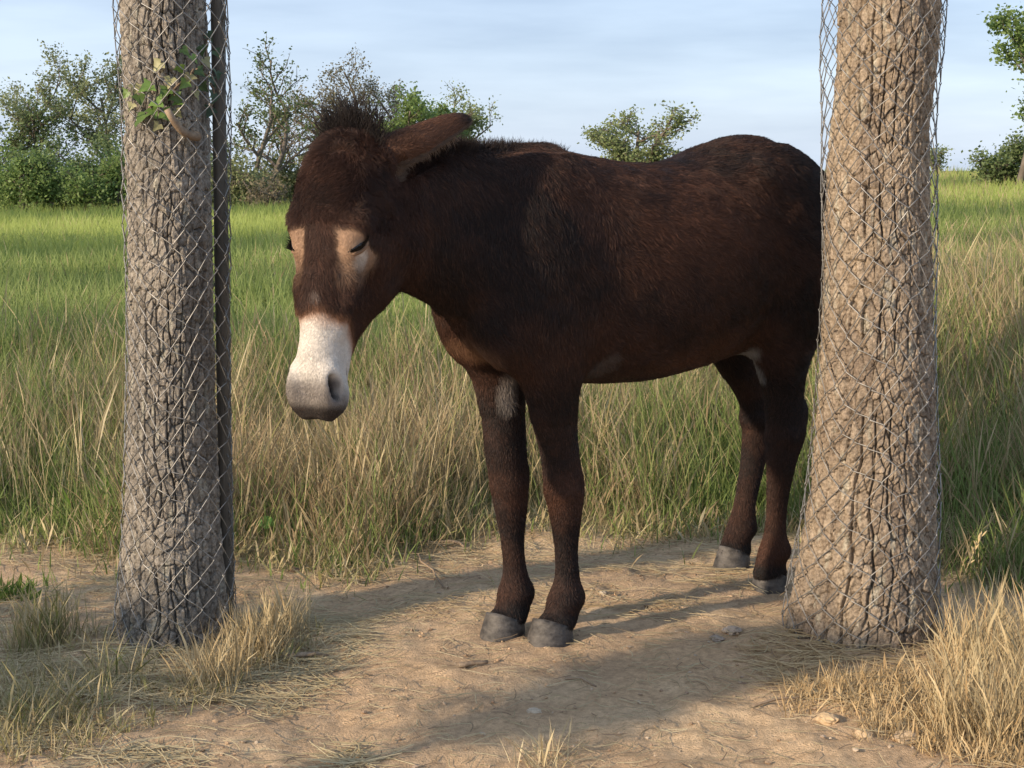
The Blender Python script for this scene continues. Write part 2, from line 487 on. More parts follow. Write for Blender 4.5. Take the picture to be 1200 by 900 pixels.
def make_tree(name, base, height, label, cat, seed, nleaf=4000, lsize=0.07, spread=0.8, levels=3, cols=((0.07, 0.10, 0.03), (0.13, 0.17, 0.06)),
              lean=(0, 0), r0=0.06, stems=1, nb=(4, 5), group=None, lspread=0.085, up=0.35, wig=0.14, first=0.3, crown_name='crown'):
    root = empty(name, base)
    acc = Acc()
    ends = grow_tree(acc, (0, 0, -0.1), height, spread, levels, lean, r0, seed, stems, nb, up, wig, first)
    link('trunk', acc.mesh('trunk'), M_TWIG, root)
    V, Qd, c = leaves(ends, nleaf, lsize, cols, seed + 1, lspread)
    link(crown_name, mesh_np('crown', V, [Qd], c, smooth=False), M_LEAF, root)
    tag(root, label, cat, group)
    return root

# limbs and crowns of the two near trees, above the frame
for root, prof, sd in ((tree_l, prof_l, 301), (tree_r, prof_r, 302)):
    acc = Acc()
    cxt = float(np.interp(4.5, prof[0], prof[1])) - root.location.x
    ends = grow_tree(acc, (cxt, 0, 4.3), 3.2, 0.9, 2, (0, 0), 0.085, sd, 1, (5, 7), 0.4, 0.15, 0.1)
    link('limbs', acc.mesh('limbs'), M_TWIG, root)
    V, Qd, c = leaves(ends, 3000, 0.10, ((0.06, 0.10, 0.03), (0.11, 0.16, 0.05)), sd + 5, 0.2)
    link('crown', mesh_np('crown', V, [Qd], c, smooth=False), M_LEAF, root)

# the post beside the left trunk
post_pts = []
acc = Acc()
pb, pt = at(266, 700, 4.12), at(255, 0, 4.12)
pn = 40
zz = np.linspace(-0.1, 2.35, pn)
tt = (zz - pb[2]) / (pt[2] - pb[2])
cx = pb[0] + (pt[0] - pb[0]) * tt
nside = 14
an = np.arange(nside) / nside * 2 * math.pi
pv = []
for k in range(pn):
    rx = 0.019 + 0.0022 * (vnoise(an * 2.2, np.full(nside, zz[k] * 5), seed=3) - 0.5)
    pv.append(np.stack([cx[k] + rx * np.cos(an), 4.12 + rx * 1.2 * np.sin(an), np.full(nside, zz[k])], -1))
pv = np.concatenate(pv)
i = np.arange(pn - 1)[:, None] * nside; j = np.arange(nside)[None]; jn = (j + 1) % nside
pq = np.stack([i + j, i + jn, i + nside + jn, i + nside + j], -1).reshape(-1, 4)
top = np.array([[cx[-1], 4.12, zz[-1] + 0.008]]); jj = np.arange(nside)
ptri = np.stack([(pn - 1) * nside + jj, (pn - 1) * nside + (jj + 1) % nside, np.full(nside, pn * nside)], -1)
post = link('fence_post', mesh_np('fence_post', np.concatenate([pv, top]), [pq, ptri]), M_POST)
tag(post, 'slim grey weathered post standing against the ivy grown trunk', 'post')

# chain-link netting wrapped round a trunk
def wire_wrap(name, left_rows, yc, depth_scale, seed, label, pitch=0.076, height=(0.02, 2.3), twist=0.0):
    zs, cs, rs = trunk_profile(left_rows, yc)
    zs = np.append(zs, zs.max() + 0.8); cs = np.append(cs, cs[0]); rs = np.append(rs, rs[0])
    zs = np.append(zs, zs.min() - 0.15); cs = np.append(cs, cs[np.argmin(zs[:-1])]); rs = np.append(rs, rs[np.argmin(zs[:-1])])
    Xc, Yc = curve_tab(zs, cs); Xr, Yr = curve_tab(zs, rs)
    circ = 2 * math.pi * float(np.mean(rs))
    nw = int(round(circ / (pitch * 0.5)))
    nw += nw % 2
    dth = 2 * math.pi / nw
    hz = pitch * 0.52
    nz = int((height[1] - height[0]) / hz)
    acc = Acc()
    R = np.random.default_rng(seed)
    for k in range(nw):
        m = np.arange(nz + 1)
        side = (m + k) % 2
        thk = (k + side * 1.06 - 0.03) * dth
        z = height[0] + m * hz
        # straight wires with a short knuckle at each crossing
        pts_t, pts_z, pts_o = [], [], []
        for a_, b_, o_ in ((0.0, 0.0, 1), (0.12, 0.10, 0), (0.88, 0.90, 0)):
            pass
        T = np.concatenate([thk[:-1, None] + (thk[1:] - thk[:-1])[:, None] * np.array([0.0, 0.09, 0.91])[None]], 1).ravel()
        Zz = (z[:-1, None] + (z[1:] - z[:-1])[:, None] * np.array([0.04, 0.13, 0.87])[None]).ravel()
        off = np.tile(np.array([0.0025, 0.0, 0.0]), nz) * np.where(np.repeat(side[:-1], 3) == 1, 1, -1)
        sag = 0.026 * (fbm(np.cos(T) * 1.5 + seed, np.sin(T) * 1.5, Zz * 2.5, oct=2, seed=seed) - 0.5)
        th2 = T + twist * (Zz - 1.0) + 0.22 * (fbm(np.cos(T) * 1.2 + 3, np.sin(T) * 1.2, Zz * 1.7, oct=2, seed=seed + 5) - 0.5)
        z2 = Zz + 0.09 * (fbm(np.cos(T) * 1.5 + 7, np.sin(T) * 1.5, Zz * 1.5, oct=2, seed=seed + 9) - 0.5) + 0.02 * np.sin(T * 2 + seed)
        rad = np.interp(z2, Xr, Yr) + sag + off
        p = np.stack([np.interp(z2, Xc, Yc) + rad * np.cos(th2), yc + rad * depth_scale * np.sin(th2), z2], -1)
        tube(acc, p, 0.0015, 4, cap=False)
    o = link(name, acc.mesh(name), M_WIRE)
    return tag(o, label, 'wire netting', 'wire nettings round the trunks')

WIRE_L = [(0, 134, 266), (100, 142, 270), (250, 146, 268), (400, 148, 270), (550, 146, 272), (650, 142, 274), (720, 136, 277), (775, 131, 281)]
WIRE_R = [(0, 963, 1109), (60, 960, 1105), (150, 961, 1095), (250, 963, 1095), (400, 960, 1097), (500, 953, 1099), (600, 942, 1100), (700, 922, 1099), (770, 912, 1099)]
wire_wrap('wire_netting', WIRE_L, YL, 1.0, 3, 'chain link wire netting wrapped round the ivy grown trunk and post')
wire_wrap('wire_netting', WIRE_R, YR, 1.0, 4, 'loose chain link wire netting wrapped round the thick brown trunk', twist=0.10)

# ------------------------------------------------------------------ DONKEY
TH = math.radians(40)
D_O = np.array([0.387, 4.277, 0.0])
D_A = np.array([-math.cos(TH), -math.sin(TH), 0]); D_L = np.array([math.sin(TH), -math.cos(TH), 0])
D_ROT = math.atan2(D_A[1], D_A[0])
def d_world(p):
    p = np.atleast_2d(p)
    return D_O + p[:, :1] * D_A + p[:, 1:2] * D_L + p[:, 2:3] * np.array([0, 0, 1.0])
E = 0.0046
lo = np.array([-0.80, -0.40, -0.01]); hi = np.array([1.40, 0.46, 1.46])
dims = np.ceil((hi - lo) / E).astype(int) + 1
FLD = np.full(dims, 0.25, np.float32)
ax_ = [lo[k] + E * np.arange(dims[k]) for k in range(3)]

def sub(bmin, bmax):
    i0 = np.clip(np.floor((np.array(bmin) - lo) / E).astype(int), 0, dims - 2)
    i1 = np.clip(np.ceil((np.array(bmax) - lo) / E).astype(int) + 1, 2, dims)
    sl = tuple(slice(i0[k], i1[k]) for k in range(3))
    X, Y, Z = np.meshgrid(*[ax_[k][sl[k]].astype(np.float32) for k in range(3)], indexing='ij', sparse=True)
    return sl, X, Y, Z

def smin(a, b, k):
    h = np.clip(0.5 + 0.5 * (b - a) / k, 0, 1)
    return b + (a - b) * h - k * h * (1 - h)

ID3 = (np.array([1., 0, 0]), np.array([0, 1., 0]), np.array([0, 0, 1.]))

def loft(org, et, ep, eq, tab, k=0.04, n=2.0, cfrac=0.5, margin=0.07):
    """tube along et: tab rows (t, p_lo, p_hi, q_centre, q_half)"""
    tab = np.array(tab, float)
    tabs = [curve_tab(tab[:, 0], tab[:, c]) for c in range(1, 5)]
    t0, t1 = tab[:, 0].min(), tab[:, 0].max()
    pts = []
    for r in tab:
        for p in (r[1], r[2]):
            for q in (r[3] - r[4], r[3] + r[4]):
                pts.append(org + et * r[0] + ep * p + eq * q)
    pts = np.array(pts)
    sl, X, Y, Z = sub(pts.min(0) - margin, pts.max(0) + margin)
    dx, dy, dz = X - org[0], Y - org[1], Z - org[2]
    f32 = np.float32
    t = dx * f32(et[0]) + dy * f32(et[1]) + dz * f32(et[2])
    p = dx * f32(ep[0]) + dy * f32(ep[1]) + dz * f32(ep[2])
    q = dx * f32(eq[0]) + dy * f32(eq[1]) + dz * f32(eq[2])
    def ev(tb):
        i = np.clip((t - tb[0][0]) / (tb[0][-1] - tb[0][0]) * (len(tb[0]) - 1), 0, len(tb[0]) - 1.001)
        i0 = i.astype(np.int32); fr = (i - i0).astype(f32)
        y = tb[1].astype(f32)
        return y[i0] * (1 - fr) + y[i0 + 1] * fr
    plo, phi, qc, qh = [ev(tb) for tb in tabs]
    pc = plo + (phi - plo) * f32(cfrac)
    hp = np.where(p > pc, phi - pc, pc - plo)
    hp = np.maximum(hp, 0.004); qh = np.maximum(qh, 0.004)
    rp_ = np.abs(p - pc) / hp; rq = np.abs(q - qc) / qh
    if n == 2.0: r = np.sqrt(rp_ * rp_ + rq * rq)
    else: r = (rp_ ** n + rq ** n) ** (1.0 / n)
    d = (r - 1) * np.minimum(hp, qh)
    d = np.maximum(d, np.maximum(t0 - t, t - t1))
    FLD[sl] = smin(FLD[sl], d, k)

def ell(c, r, basis=ID3, k=0.03, subtract=False, margin=0.06):
    c = np.array(c, float); r = np.array(r, float)
    m = r.max() + margin
    sl, X, Y, Z = sub(c - m, c + m)
    dx, dy, dz = X - c[0], Y - c[1], Z - c[2]
    q = [(dx * b[0] + dy * b[1] + dz * b[2]) / rr for b, rr in zip(basis, r)]
    d = (np.sqrt(q[0] ** 2 + q[1] ** 2 + q[2] ** 2) - 1) * r.min()
    if subtract: FLD[sl] = -smin(-FLD[sl], d, k)
    else: FLD[sl] = smin(FLD[sl], d, k)

AX, SX, ZX = ID3
O0 = np.zeros(3)
# trunk of the body: t = a, p = z, q = s
loft(O0, AX, ZX, SX, [(-.715, .96, 1.03, 0, .03), (-.69, .88, 1.10, 0, .10), (-.64, .81, 1.185, 0, .155), (-.55, .77, 1.272, 0, .20), (-.42, .735, 1.345, 0, .235), (-.25, .712, 1.327, 0, .25),
    (-.09, .69, 1.277, 0, .272), (.10, .676, 1.268, 0, .280), (.28, .688, 1.288, 0, .255), (.42, .705, 1.302, 0, .215), (.53, .755, 1.27, 0, .180), (.63, .83, 1.18, 0, .135), (.70, .93, 1.05, 0, .06)], k=0.03, n=2.15, cfrac=0.47)
# neck
loft(O0, AX, ZX, SX, [(.42, .85, 1.285, 0, .15), (.56, .83, 1.304, 0, .145), (.66, .865, 1.306, .005, .125), (.76, .92, 1.302, .012, .105), (.88, .975, 1.305, .02, .092), (1.0, 1.04, 1.312, .028, .082), (1.07, 1.10, 1.305, .03, .07), (1.10, 1.16, 1.27, .03, .03)], k=0.06, n=2.1, cfrac=0.45)
# shoulder and haunch masses
ell((.50, .125, .98), (.15, .085, .25), k=0.07)
ell((.50, -.125, .98), (.15, .085, .25), k=0.07)
ell((.565, .075, .87), (.095, .085, .11), k=0.05)
ell((.555, -.07, .87), (.09, .08, .11), k=0.05)
ell((-.46, .13, 1.02), (.20, .10, .24), k=0.07)
ell((-.46, -.13, 1.02), (.20, .10, .24), k=0.07)
# legs: t = z, p = a, q = s
loft(O0, ZX, AX, SX, [(.035, .382, .482, .083, .044), (.055, .368, .484, .083, .047), (.085, .350, .452, .082, .041), (.12, .333, .436, .080, .045), (.165, .344, .418, .080, .032), (.26, .353, .417, .081, .028), (.345, .347, .434, .084, .038), (.42, .342, .454, .086, .046), (.50, .364, .468, .092, .046), (.60, .388, .508, .105, .051), (.72, .396, .552, .118, .062), (.84, .385, .590, .120, .075), (.95, .37, .61, .11, .07), (1.02, .42, .55, .09, .04)], k=0.035)
loft(O0, ZX, AX, SX, [(.035, .446, .546, -.040, .044), (.055, .433, .548, -.040, .047), (.085, .415, .515, -.044, .041), (.12, .402, .502, -.048, .045), (.165, .415, .486, -.052, .032), (.26, .424, .488, -.056, .028), (.345, .412, .502, -.062, .038), (.42, .404, .515, -.066, .046), (.50, .404, .523, -.074, .047), (.60, .402, .523, -.088, .053), (.72, .395, .534, -.106, .064), (.84, .380, .56, -.112, .075), (.95, .37, .58, -.11, .07), (1.02, .42, .55, -.09, .04)], k=0.035)
loft(O0, ZX, AX, SX, [(.035, -.462, -.366, .105, .041), (.055, -.470, -.362, .105, .043), (.085, -.468, -.368, .105, .039), (.12, -.482, -.380, .107, .043), (.17, -.466, -.394, .110, .031), (.30, -.468, -.394, .116, .029), (.40, -.492, -.388, .120, .039), (.48, -.522, -.382, .122, .048), (.53, -.520, -.376, .124, .046), (.62, -.498, -.352, .130, .048), (.72, -.522, -.302, .138, .063), (.83, -.592, -.265, .140, .085), (.96, -.655, -.25, .13, .10), (1.10, -.66, -.27, .11, .10), (1.2, -.55, -.36, .08, .06)], k=0.04)
loft(O0, ZX, AX, SX, [(.035, -.590, -.488, -.149, .043), (.055, -.600, -.486, -.149, .045), (.085, -.600, -.500, -.149, .040), (.12, -.622, -.520, -.149, .044), (.17, -.618, -.540, -.148, .036), (.30, -.650, -.570, -.146, .034), (.40, -.685, -.580, -.144, .041), (.48, -.705, -.575, -.143, .047), (.53, -.698, -.555, -.142, .046), (.62, -.660, -.480, -.142, .053), (.72, -.64, -.39, -.142, .068), (.83, -.64, -.31, -.140, .085), (.96, -.66, -.26, -.13, .10), (1.10, -.66, -.27, -.11, .10), (1.2, -.55, -.36, -.08, .06)], k=0.04)

# joints: knees, fetlocks, hocks, hips and stifles
for a0, s0 in ((.398, .086), (.459, -.066)):
    ell((a0 + .004, s0, .415), (.046, .046, .036), k=0.010)
    ell((a0 - .046, s0, .440), (.012, .018, .028), k=0.012)
for a0, s0 in ((.345, .080), (.412, -.048), (-.470, .107), (-.610, -.149)):
    ell((a0 + .012, s0, .118), (.016, .030, .026), k=0.012)
for a0, s0 in ((-.512, .123), (-.695, -.143)):
    ell((a0, s0, .535), (.022, .024, .045), k=0.015)
    ell((a0 + .075, s0, .475), (.045, .051, .045), k=0.012)
for sg in (1, -1):
    ell((-.27, .165 * sg, 1.215), (.055, .035, .045), k=0.05)
    ell((-.295, .165 * sg, .835), (.050, .045, .060), k=0.04)

# head frame
H_P = np.array([1.058, 0.042, 1.318])
H_YAW, H_PIT, H_ROLL = math.radians(24), math.radians(74), 0.0
h_n = np.array([math.cos(H_YAW), math.sin(H_YAW), 0]); H_L = np.array([-math.sin(H_YAW), math.cos(H_YAW), 0])
H_M = h_n * math.cos(H_PIT) - ZX * math.sin(H_PIT); H_F = h_n * math.sin(H_PIT) + ZX * math.cos(H_PIT)
def hp(u, f, l): return H_P + H_M * u + H_F * f + H_L * l
HB = (H_M, H_F, H_L)
# skull: t = u (poll to muzzle), p = f (towards the face), q = l
loft(H_P, H_M, H_F, H_L, [(-.035, -.09, -.02, 0, .03), (-.015, -.13, .005, 0, .066), (.04, -.18, .025, 0, .090), (.11, -.215, .034, 0, .104), (.19, -.238, .032, 0, .105), (.26, -.242, .026, 0, .094), (.33, -.222, .022, 0, .070), (.40, -.175, .016, 0, .058), (.46, -.138, .010, 0, .053), (.52, -.124, .006, 0, .056), (.565, -.118, -.004, 0, .058), (.605, -.106, -.024, 0, .050), (.635, -.095, -.045, 0, .03)], k=0.03, n=2.2, cfrac=0.55)
for sg in (1, -1):
    ell(hp(.225, -.165, .050 * sg), (.12, .085, .036), HB, k=0.03)               # cheek
    ell(hp(.195, -.006, .074 * sg), (.045, .026, .032), HB, k=0.025)                # brow
    ell(hp(.246, -.010, .066 * sg), (.036, .026, .022), HB, k=0.015)              # eyelid
    ell(hp(.315, -.03, .062 * sg), (.075, .016, .02), HB, k=0.03)                # cheek bone
    ell(hp(.556, -.026, .043 * sg), (.042, .030, .026), HB, k=0.015)              # nostril wing
    ell(hp(.590, -.060, .034 * sg), (.045, .045, .034), HB, k=0.025)             # lip
ell(hp(.585, -.122, 0), (.040, .024, .036), HB, k=0.012)                          # chin
ell(hp(.12, .016, 0), (.09, .022, .065), HB, k=0.03)                              # forehead
for sg in (1, -1):
    ell(hp(.566, -.024, .064 * sg), (.031, .0155, .030), (H_M * .9 - H_F * .43, H_F * .9 + H_M * .43, H_L), k=0.010, subtract=True)   # nostril
    ell(hp(.36, -.080, .084 * sg), (.06, .028, .020), HB, k=0.025, subtract=True)
    ell(hp(.46, -.070, .078 * sg), (.08, .022, .024), HB, k=0.02, subtract=True)       # hollow along the cheek

for sg in (1, -1):
    for q in np.linspace(0, 1, 7):                                               # mouth
        ell(hp(.515 + .115 * q, -.086 - .016 * math.sin(q * 3) + .006 * q, (.062 - .030 * q ** 3) * sg), (.016, .0048, .020), HB, k=0.006, subtract=True)
# ears
def ear(base, tip, face, wmax, k=0.018):
    base, tip, face = map(lambda v: np.array(v, float), (base, tip, face))
    L = np.linalg.norm(tip - base); et = (tip - base) / L
    fp = face - et * (face @ et); fp /= np.linalg.norm(fp); fq = np.cross(et, fp)
    loft(base, et, fp, fq, [(-.03, -.035, .02, 0, .034), (.0, -.038, .030, 0, .038), (L * .2, -.039, .033, 0, wmax * .95), (L * .42, -.037, .030, 0, wmax), (L * .65, -.031, .024, 0, wmax * .86), (L * .85, -.024, .018, 0, wmax * .60), (L * .96, -.013, .010, 0, .019), (L, -.005, .004, 0, .008)], k=k)
    # scoop
    tab = np.array([(L * .12, .010, .08, 0, .014), (L * .25, -.016, .09, 0, wmax * .70), (L * .45, -.018, .09, 0, wmax * .76), (L * .7, -.012, .08, 0, wmax * .60), (L * .92, -.002, .06, 0, wmax * .25)])
    global FLD
    keep = FLD
    tmp = np.full(dims, 0.25, np.float32)
    FLD = tmp
    loft(base, et, fp, fq, tab, k=0.001)
    sc = FLD
    FLD = keep
    act = np.argwhere(sc < 0.03)
    if len(act):
        a0, a1 = act.min(0), act.max(0) + 1
        s3 = tuple(slice(a0[i], a1[i]) for i in range(3))
        FLD[s3] = -smin(-FLD[s3], sc[s3], 0.008)
    return base, et, fp, fq, L
def d_local(Pw):
    v = np.asarray(Pw) - D_O
    return np.array([v @ D_A, v @ D_L, v[2]])
ear_base = hp(.035, -.055, .068)
ear_tip = d_local(at(548, 138, 3.74))
EAR_L = ear(ear_base, ear_tip, np.array([-0.10, -0.40, -0.9]), 0.044)
earr_base = hp(.03, -.065, -.062)
EAR_R = ear(earr_base, earr_base + np.array([-.16, -.16, .005]), np.array([0.2, -.6, -0.7]), 0.044)

def surface_nets(F):
    neg = F < 0
    c = neg[:-1, :-1, :-1].astype(np.int8)
    tot = np.zeros(c.shape, np.int8)
    for a in (0, 1):
        for b in (0, 1):
            for d in (0, 1):
                tot += neg[a:a + c.shape[0], b:b + c.shape[1], d:d + c.shape[2]]
    act = np.argwhere((tot > 0) & (tot < 8))
    idx = np.full(c.shape, -1, np.int32)
    idx[act[:, 0], act[:, 1], act[:, 2]] = np.arange(len(act))
    acc_ = np.zeros((len(act), 3)); cnt = np.zeros(len(act))
    corners = [(a, b, d) for a in (0, 1) for b in (0, 1) for d in (0, 1)]
    for p in corners:
        for axn in range(3):
            if p[axn] == 0:
                q = list(p); q[axn] = 1
                v0 = F[act[:, 0] + p[0], act[:, 1] + p[1], act[:, 2] + p[2]]
                v1 = F[act[:, 0] + q[0], act[:, 1] + q[1], act[:, 2] + q[2]]
                m = (v0 < 0) != (v1 < 0)
                t = np.where(m, v0 / np.where(m, v0 - v1, 1), 0)
                pos = np.tile(np.array(p, float), (len(act), 1)); pos[:, axn] += t
                acc_ += pos * m[:, None]; cnt += m
    V = lo + E * (act + acc_ / cnt[:, None])
    quads = []
    for axn in range(3):
        sh = [slice(None)] * 3
        s0 = list(sh); s0[axn] = slice(0, -1); s1 = list(sh); s1[axn] = slice(1, None)
        a, b = neg[tuple(s0)], neg[tuple(s1)]
        e = np.argwhere(a != b)
        o1, o2 = [(axn + 1) % 3, (axn + 2) % 3]
        ok = (e[:, o1] > 0) & (e[:, o2] > 0) & (e[:, o1] < dims[o1] - 1) & (e[:, o2] < dims[o2] - 1)
        e = e[ok]
        inside = neg[e[:, 0], e[:, 1], e[:, 2]]
        def cell(d1_, d2_):
            k = e.copy(); k[:, o1] -= d1_; k[:, o2] -= d2_
            return idx[k[:, 0], k[:, 1], k[:, 2]]
        q = np.stack([cell(1, 1), cell(0, 1), cell(0, 0), cell(1, 0)], -1)
        q[~inside] = q[~inside][:, ::-1]
        quads.append(q)
    return V, np.concatenate(quads)

DV, DQ = surface_nets(FLD)
# light smoothing
ed = np.concatenate([DQ[:, [0, 1]], DQ[:, [1, 2]], DQ[:, [2, 3]], DQ[:, [3, 0]]])
deg = np.bincount(ed.ravel(), minlength=len(DV)).astype(float)
for it in range(3):
    sm = np.stack([np.bincount(ed[:, 0], DV[ed[:, 1], c], len(DV)) + np.bincount(ed[:, 1], DV[ed[:, 0], c], len(DV)) for c in range(3)], -1) / deg[:, None]
    DV = DV + 0.5 * (sm - DV)
used = np.zeros(len(DV), bool); used[DQ.ravel()] = True

def head_coords(P):
    v = P - H_P
    return v @ H_M, v @ H_F, v @ H_L

def coat(P):
    """coat colour (albedo), hair length, by position on the donkey"""
    a, s, z = P[:, 0], P[:, 1], P[:, 2]
    u, f, l = head_coords(P)
    n1 = fbm(a * 5 + 3, s * 5, z * 5, oct=4, seed=71); n2 = fbm(a * 16, s * 16, z * 16, oct=3, seed=72)
    dark = np.array([0.0185, 0.0130, 0.0122]); red = np.array([0.080, 0.037, 0.0235]); black = np.array([0.013, 0.011, 0.011])
    is_head = sstep(-0.10, 0.02, u) * sstep(-.34, -.24, f) * (a > .85)
    r = 0.24 + 1.1 * (n1 - 0.5) + 0.8 * (n2 - 0.5)
    g = lambda a0, z0, ra, rz: np.exp(-(((a - a0) / ra) ** 2 + ((z - z0) / rz) ** 2))
    r = r + 0.55 * g(-.12, 1.10, .26, .09) + 0.4 * g(.18, 1.10, .2, .10) + 0.65 * g(-.1, .76, .30, .07) + 0.25 * g(.1, 1.22, .4, .05) + 0.35 * g(.62, .78, .1, .10)
    r = r - 0.5 * g(.62, 1.12, .16, .14) - 0.3 * g(-.5, 1.2, .15, .15)
    r = r + 0.25 * np.exp(-((z - .40) / .08) ** 2) + 0.2 * np.exp(-((z - .15) / .05) ** 2) - .12 * (z < .7)
    r = r + is_head * 0.18
    r = np.clip(r, 0, 1)[:, None]
    c = dark * (1 - r) + red * r
    # black coronets and cannon backs
    k = (sstep(.10, .075, z) + 0.0)[:, None]
    c = c * (1 - k) + black * k
    k = (sstep(.10, .0, np.abs(s)) * sstep(1.22, 1.30, z) * (a < .95) * 0.5)[:, None]
    c = c * (1 - k) + black * k
    # white skin folds: inner forearm, elbow, groin
    wt = np.array([0.42, 0.38, 0.35]); gw = np.array([0.30, 0.30, 0.30])
    def spot(a0, s0, z0, ra, rs, rz, strength=1.0):
        d = ((a - a0) / ra) ** 2 + ((s - s0) / rs) ** 2 + ((z - z0) / rz) ** 2
        return (np.clip(1.25 - d - 1.1 * (n2 - 0.45), 0, 1) * strength)[:, None]
    strk = .55 + .9 * (fbm(a * 60, s * 60, z * 9, oct=2, seed=75)[:, None] - .25)
    k = np.clip(spot(.485, -.045, .675, .032, .05, .07, 0.6) * strk, 0, 1); c = c * (1 - k) + wt * k
    k = np.clip(spot(.33, .20, .735, .05, .10, .05, 0.26) * strk, 0, 1); c = c * (1 - k) + gw * k
    k = np.maximum(spot(-.275, .115, .75, .030, .05, .12, 0.9), spot(-.325, .105, .66, .020, .04, .09, 0.8)); c = c * (1 - k) + gw * 0.9 * k
    k = spot(.63, .0, .80, .06, .12, .05, 0.7); c = c * (1 - k) + np.array([.20, .11, .065]) * k
    hl = np.full(len(P), 0.022)
    hl = np.where(z < .62, 0.010, hl); hl = np.where(z < .12, 0.011, hl)
    # head: pale muzzle, tan eye rings
    al = np.abs(l)
    hm = (a > .9) & (u > .05)
    # tan rings round the eyes, running down the sides of the face
    kr = sstep(.029, .047, al + .012 * (n2 - .5)) * sstep(-.085, -.060, f + .02 * (n2 - .5)) * sstep(.212, .228, u + .30 * (f + .00) + .02 * (n2 - .5)) * sstep(.345, .255, u) * hm * .82
    tan = np.array([0.38, 0.25, 0.165]); pale = np.array([0.60, 0.52, 0.44])
    kp = np.clip(1.1 - (((u - .272) / .030) ** 2 + ((f + .022) / .024) ** 2), 0, 1)[:, None]
    tan_c = tan * (1 - kp) + pale * kp
    c = c * (1 - kr[:, None]) + tan_c * kr[:, None]
    us = u + 0.35 * np.clip(f + .02, -.03, .02) + 1.0 * np.clip(f + .055, -.2, 0)
    km = sstep(.375, .425, us + 0.06 * (n2 - 0.5)) * hm
    rust = np.array([0.34, 0.17, 0.09]); cream = np.array([0.56, 0.525, 0.475])
    kc = sstep(.39, .45, us + 0.05 * (n2 - 0.5))[:, None]
    mz = rust * (1 - kc) + cream * kc
    c = c * (1 - km[:, None]) + mz * km[:, None]
    # grey nose and lips
    kg = .85 * sstep(.538, .592, u + 0.25 * np.clip(f + .03, -.1, .1) + 0.05 * (n1 - .5)) * hm
    kg = np.maximum(kg, np.clip(1.3 - (((u - .568) / .024) ** 2 + ((f + .028) / .016) ** 2), 0, 1) * sstep(.026, .036, al) * hm)
    kg = np.maximum(kg, sstep(.60, .62, u) * hm)
    c = c * (1 - 0.9 * kg[:, None]) + np.array([.10, .083, .075]) * 0.9 * kg[:, None]
    kb = sstep(.590, .618, u - .25 * (f + .06)) * hm * .85
    c = c * (1 - kb[:, None]) + np.array([.022, .019, .018]) * kb[:, None]
    kn = np.clip(1.5 - (((u - .568) / .026) ** 2 + ((f + .024 + .45 * (u - .566)) / .012) ** 2), 0, 1) * sstep(.022, .032, al) * hm
    c = c * (1 - kn[:, None]) + np.array([.012, .010, .010]) * kn[:, None]
    qm = np.clip((u - .515) / .115, 0, 1)
    lip = np.exp(-((f + .086 + .016 * np.sin(qm * 3) - .006 * qm) / .0065) ** 2) * sstep(.505, .53, u) * hm
    c = c * (1 - 0.8 * lip[:, None]) + np.array([.03, .025, .024]) * 0.8 * lip[:, None]
    # white star
    st = np.clip(1 - (((u - .355) / .016) ** 2 + (l / .010) ** 2), 0, 1) * (f > -.02) * hm * 0.45
    c = c * (1 - st[:, None]) + np.array([.5, .4, .34]) * st[:, None]
    hl = np.where((a > .9) & (u > -.05), 0.018, hl)
    hl = np.where((a > .9) & (u > -.05) & (u < .215) & (f > -.12), np.clip(.020 - .10 * np.clip(u - .12, 0, .1), .011, .020) * (.6 + .8 * n2), hl)
    fore = np.exp(-((u - .33) / .06) ** 2) * (f > -.01) * hm
    hl = hl + fore * 0.010
    hl = np.where(km > .4, 0.0045, hl)
    hl = np.where(kr > .3, 0.006, hl)
    # ears
    for (b, et, fp, fq, L), in ((EAR_L,), (EAR_R,)):
        v = P - b; t = v @ et; p = v @ fp; q = v @ fq
        on = (t > .03) & (t < L + .02) & (np.abs(q) < .06) & (np.abs(p) < .05)
        inside = on & (p > .001)
        c = np.where(inside[:, None], np.array([.10, .075, .06]), c)
        back = on & ~inside
        cb = np.array([.105, .052, .032]) * (1 - sstep(L * .78, L * .95, t)[:, None]) + np.array([.03, .02, .017]) * sstep(L * .78, L * .95, t)[:, None]
        c = np.where(back[:, None], cb, c)
        hl = np.where(on, 0.013, hl); hl = np.where(inside, 0.02, hl)
    return c, hl

dcol, _ = coat(DV)
donkey = empty('donkey', D_O, D_ROT)
tag(donkey, 'dark brown donkey with a pale muzzle, standing with lowered head between two trees', 'donkey')
M_HIDE = attr_mat('donkey_hide', 0.8, 0.15, 90.0, 0.2)
body = link('body', mesh_np('body', DV, [DQ], dcol), M_HIDE, donkey)

# ---- coat of hair
tri = np.concatenate([DQ[:, [0, 1, 2]], DQ[:, [0, 2, 3]]])
va, vb, vc = DV[tri[:, 0]], DV[tri[:, 1]], DV[tri[:, 2]]
fnv = np.cross(vb - va, vc - va); area = np.linalg.norm(fnv, axis=1) / 2
fnv /= (2 * area[:, None] + 1e-12)
VN = np.zeros_like(DV)
for c_ in range(3): np.add.at(VN, tri[:, c_], fnv * area[:, None])
VN /= np.linalg.norm(VN, axis=1, keepdims=True) + 1e-9

def hair_mat(name, rough=0.45):
    m, nt, b = new_mat(name, rough, 0.22)
    a_ = N(nt, 'ShaderNodeAttribute', attribute_name='col')
    nt.links.new(a_.outputs['Color'], b.inputs['Base Color'])
    return m
M_FUR = hair_mat('donkey_hair', 0.55)

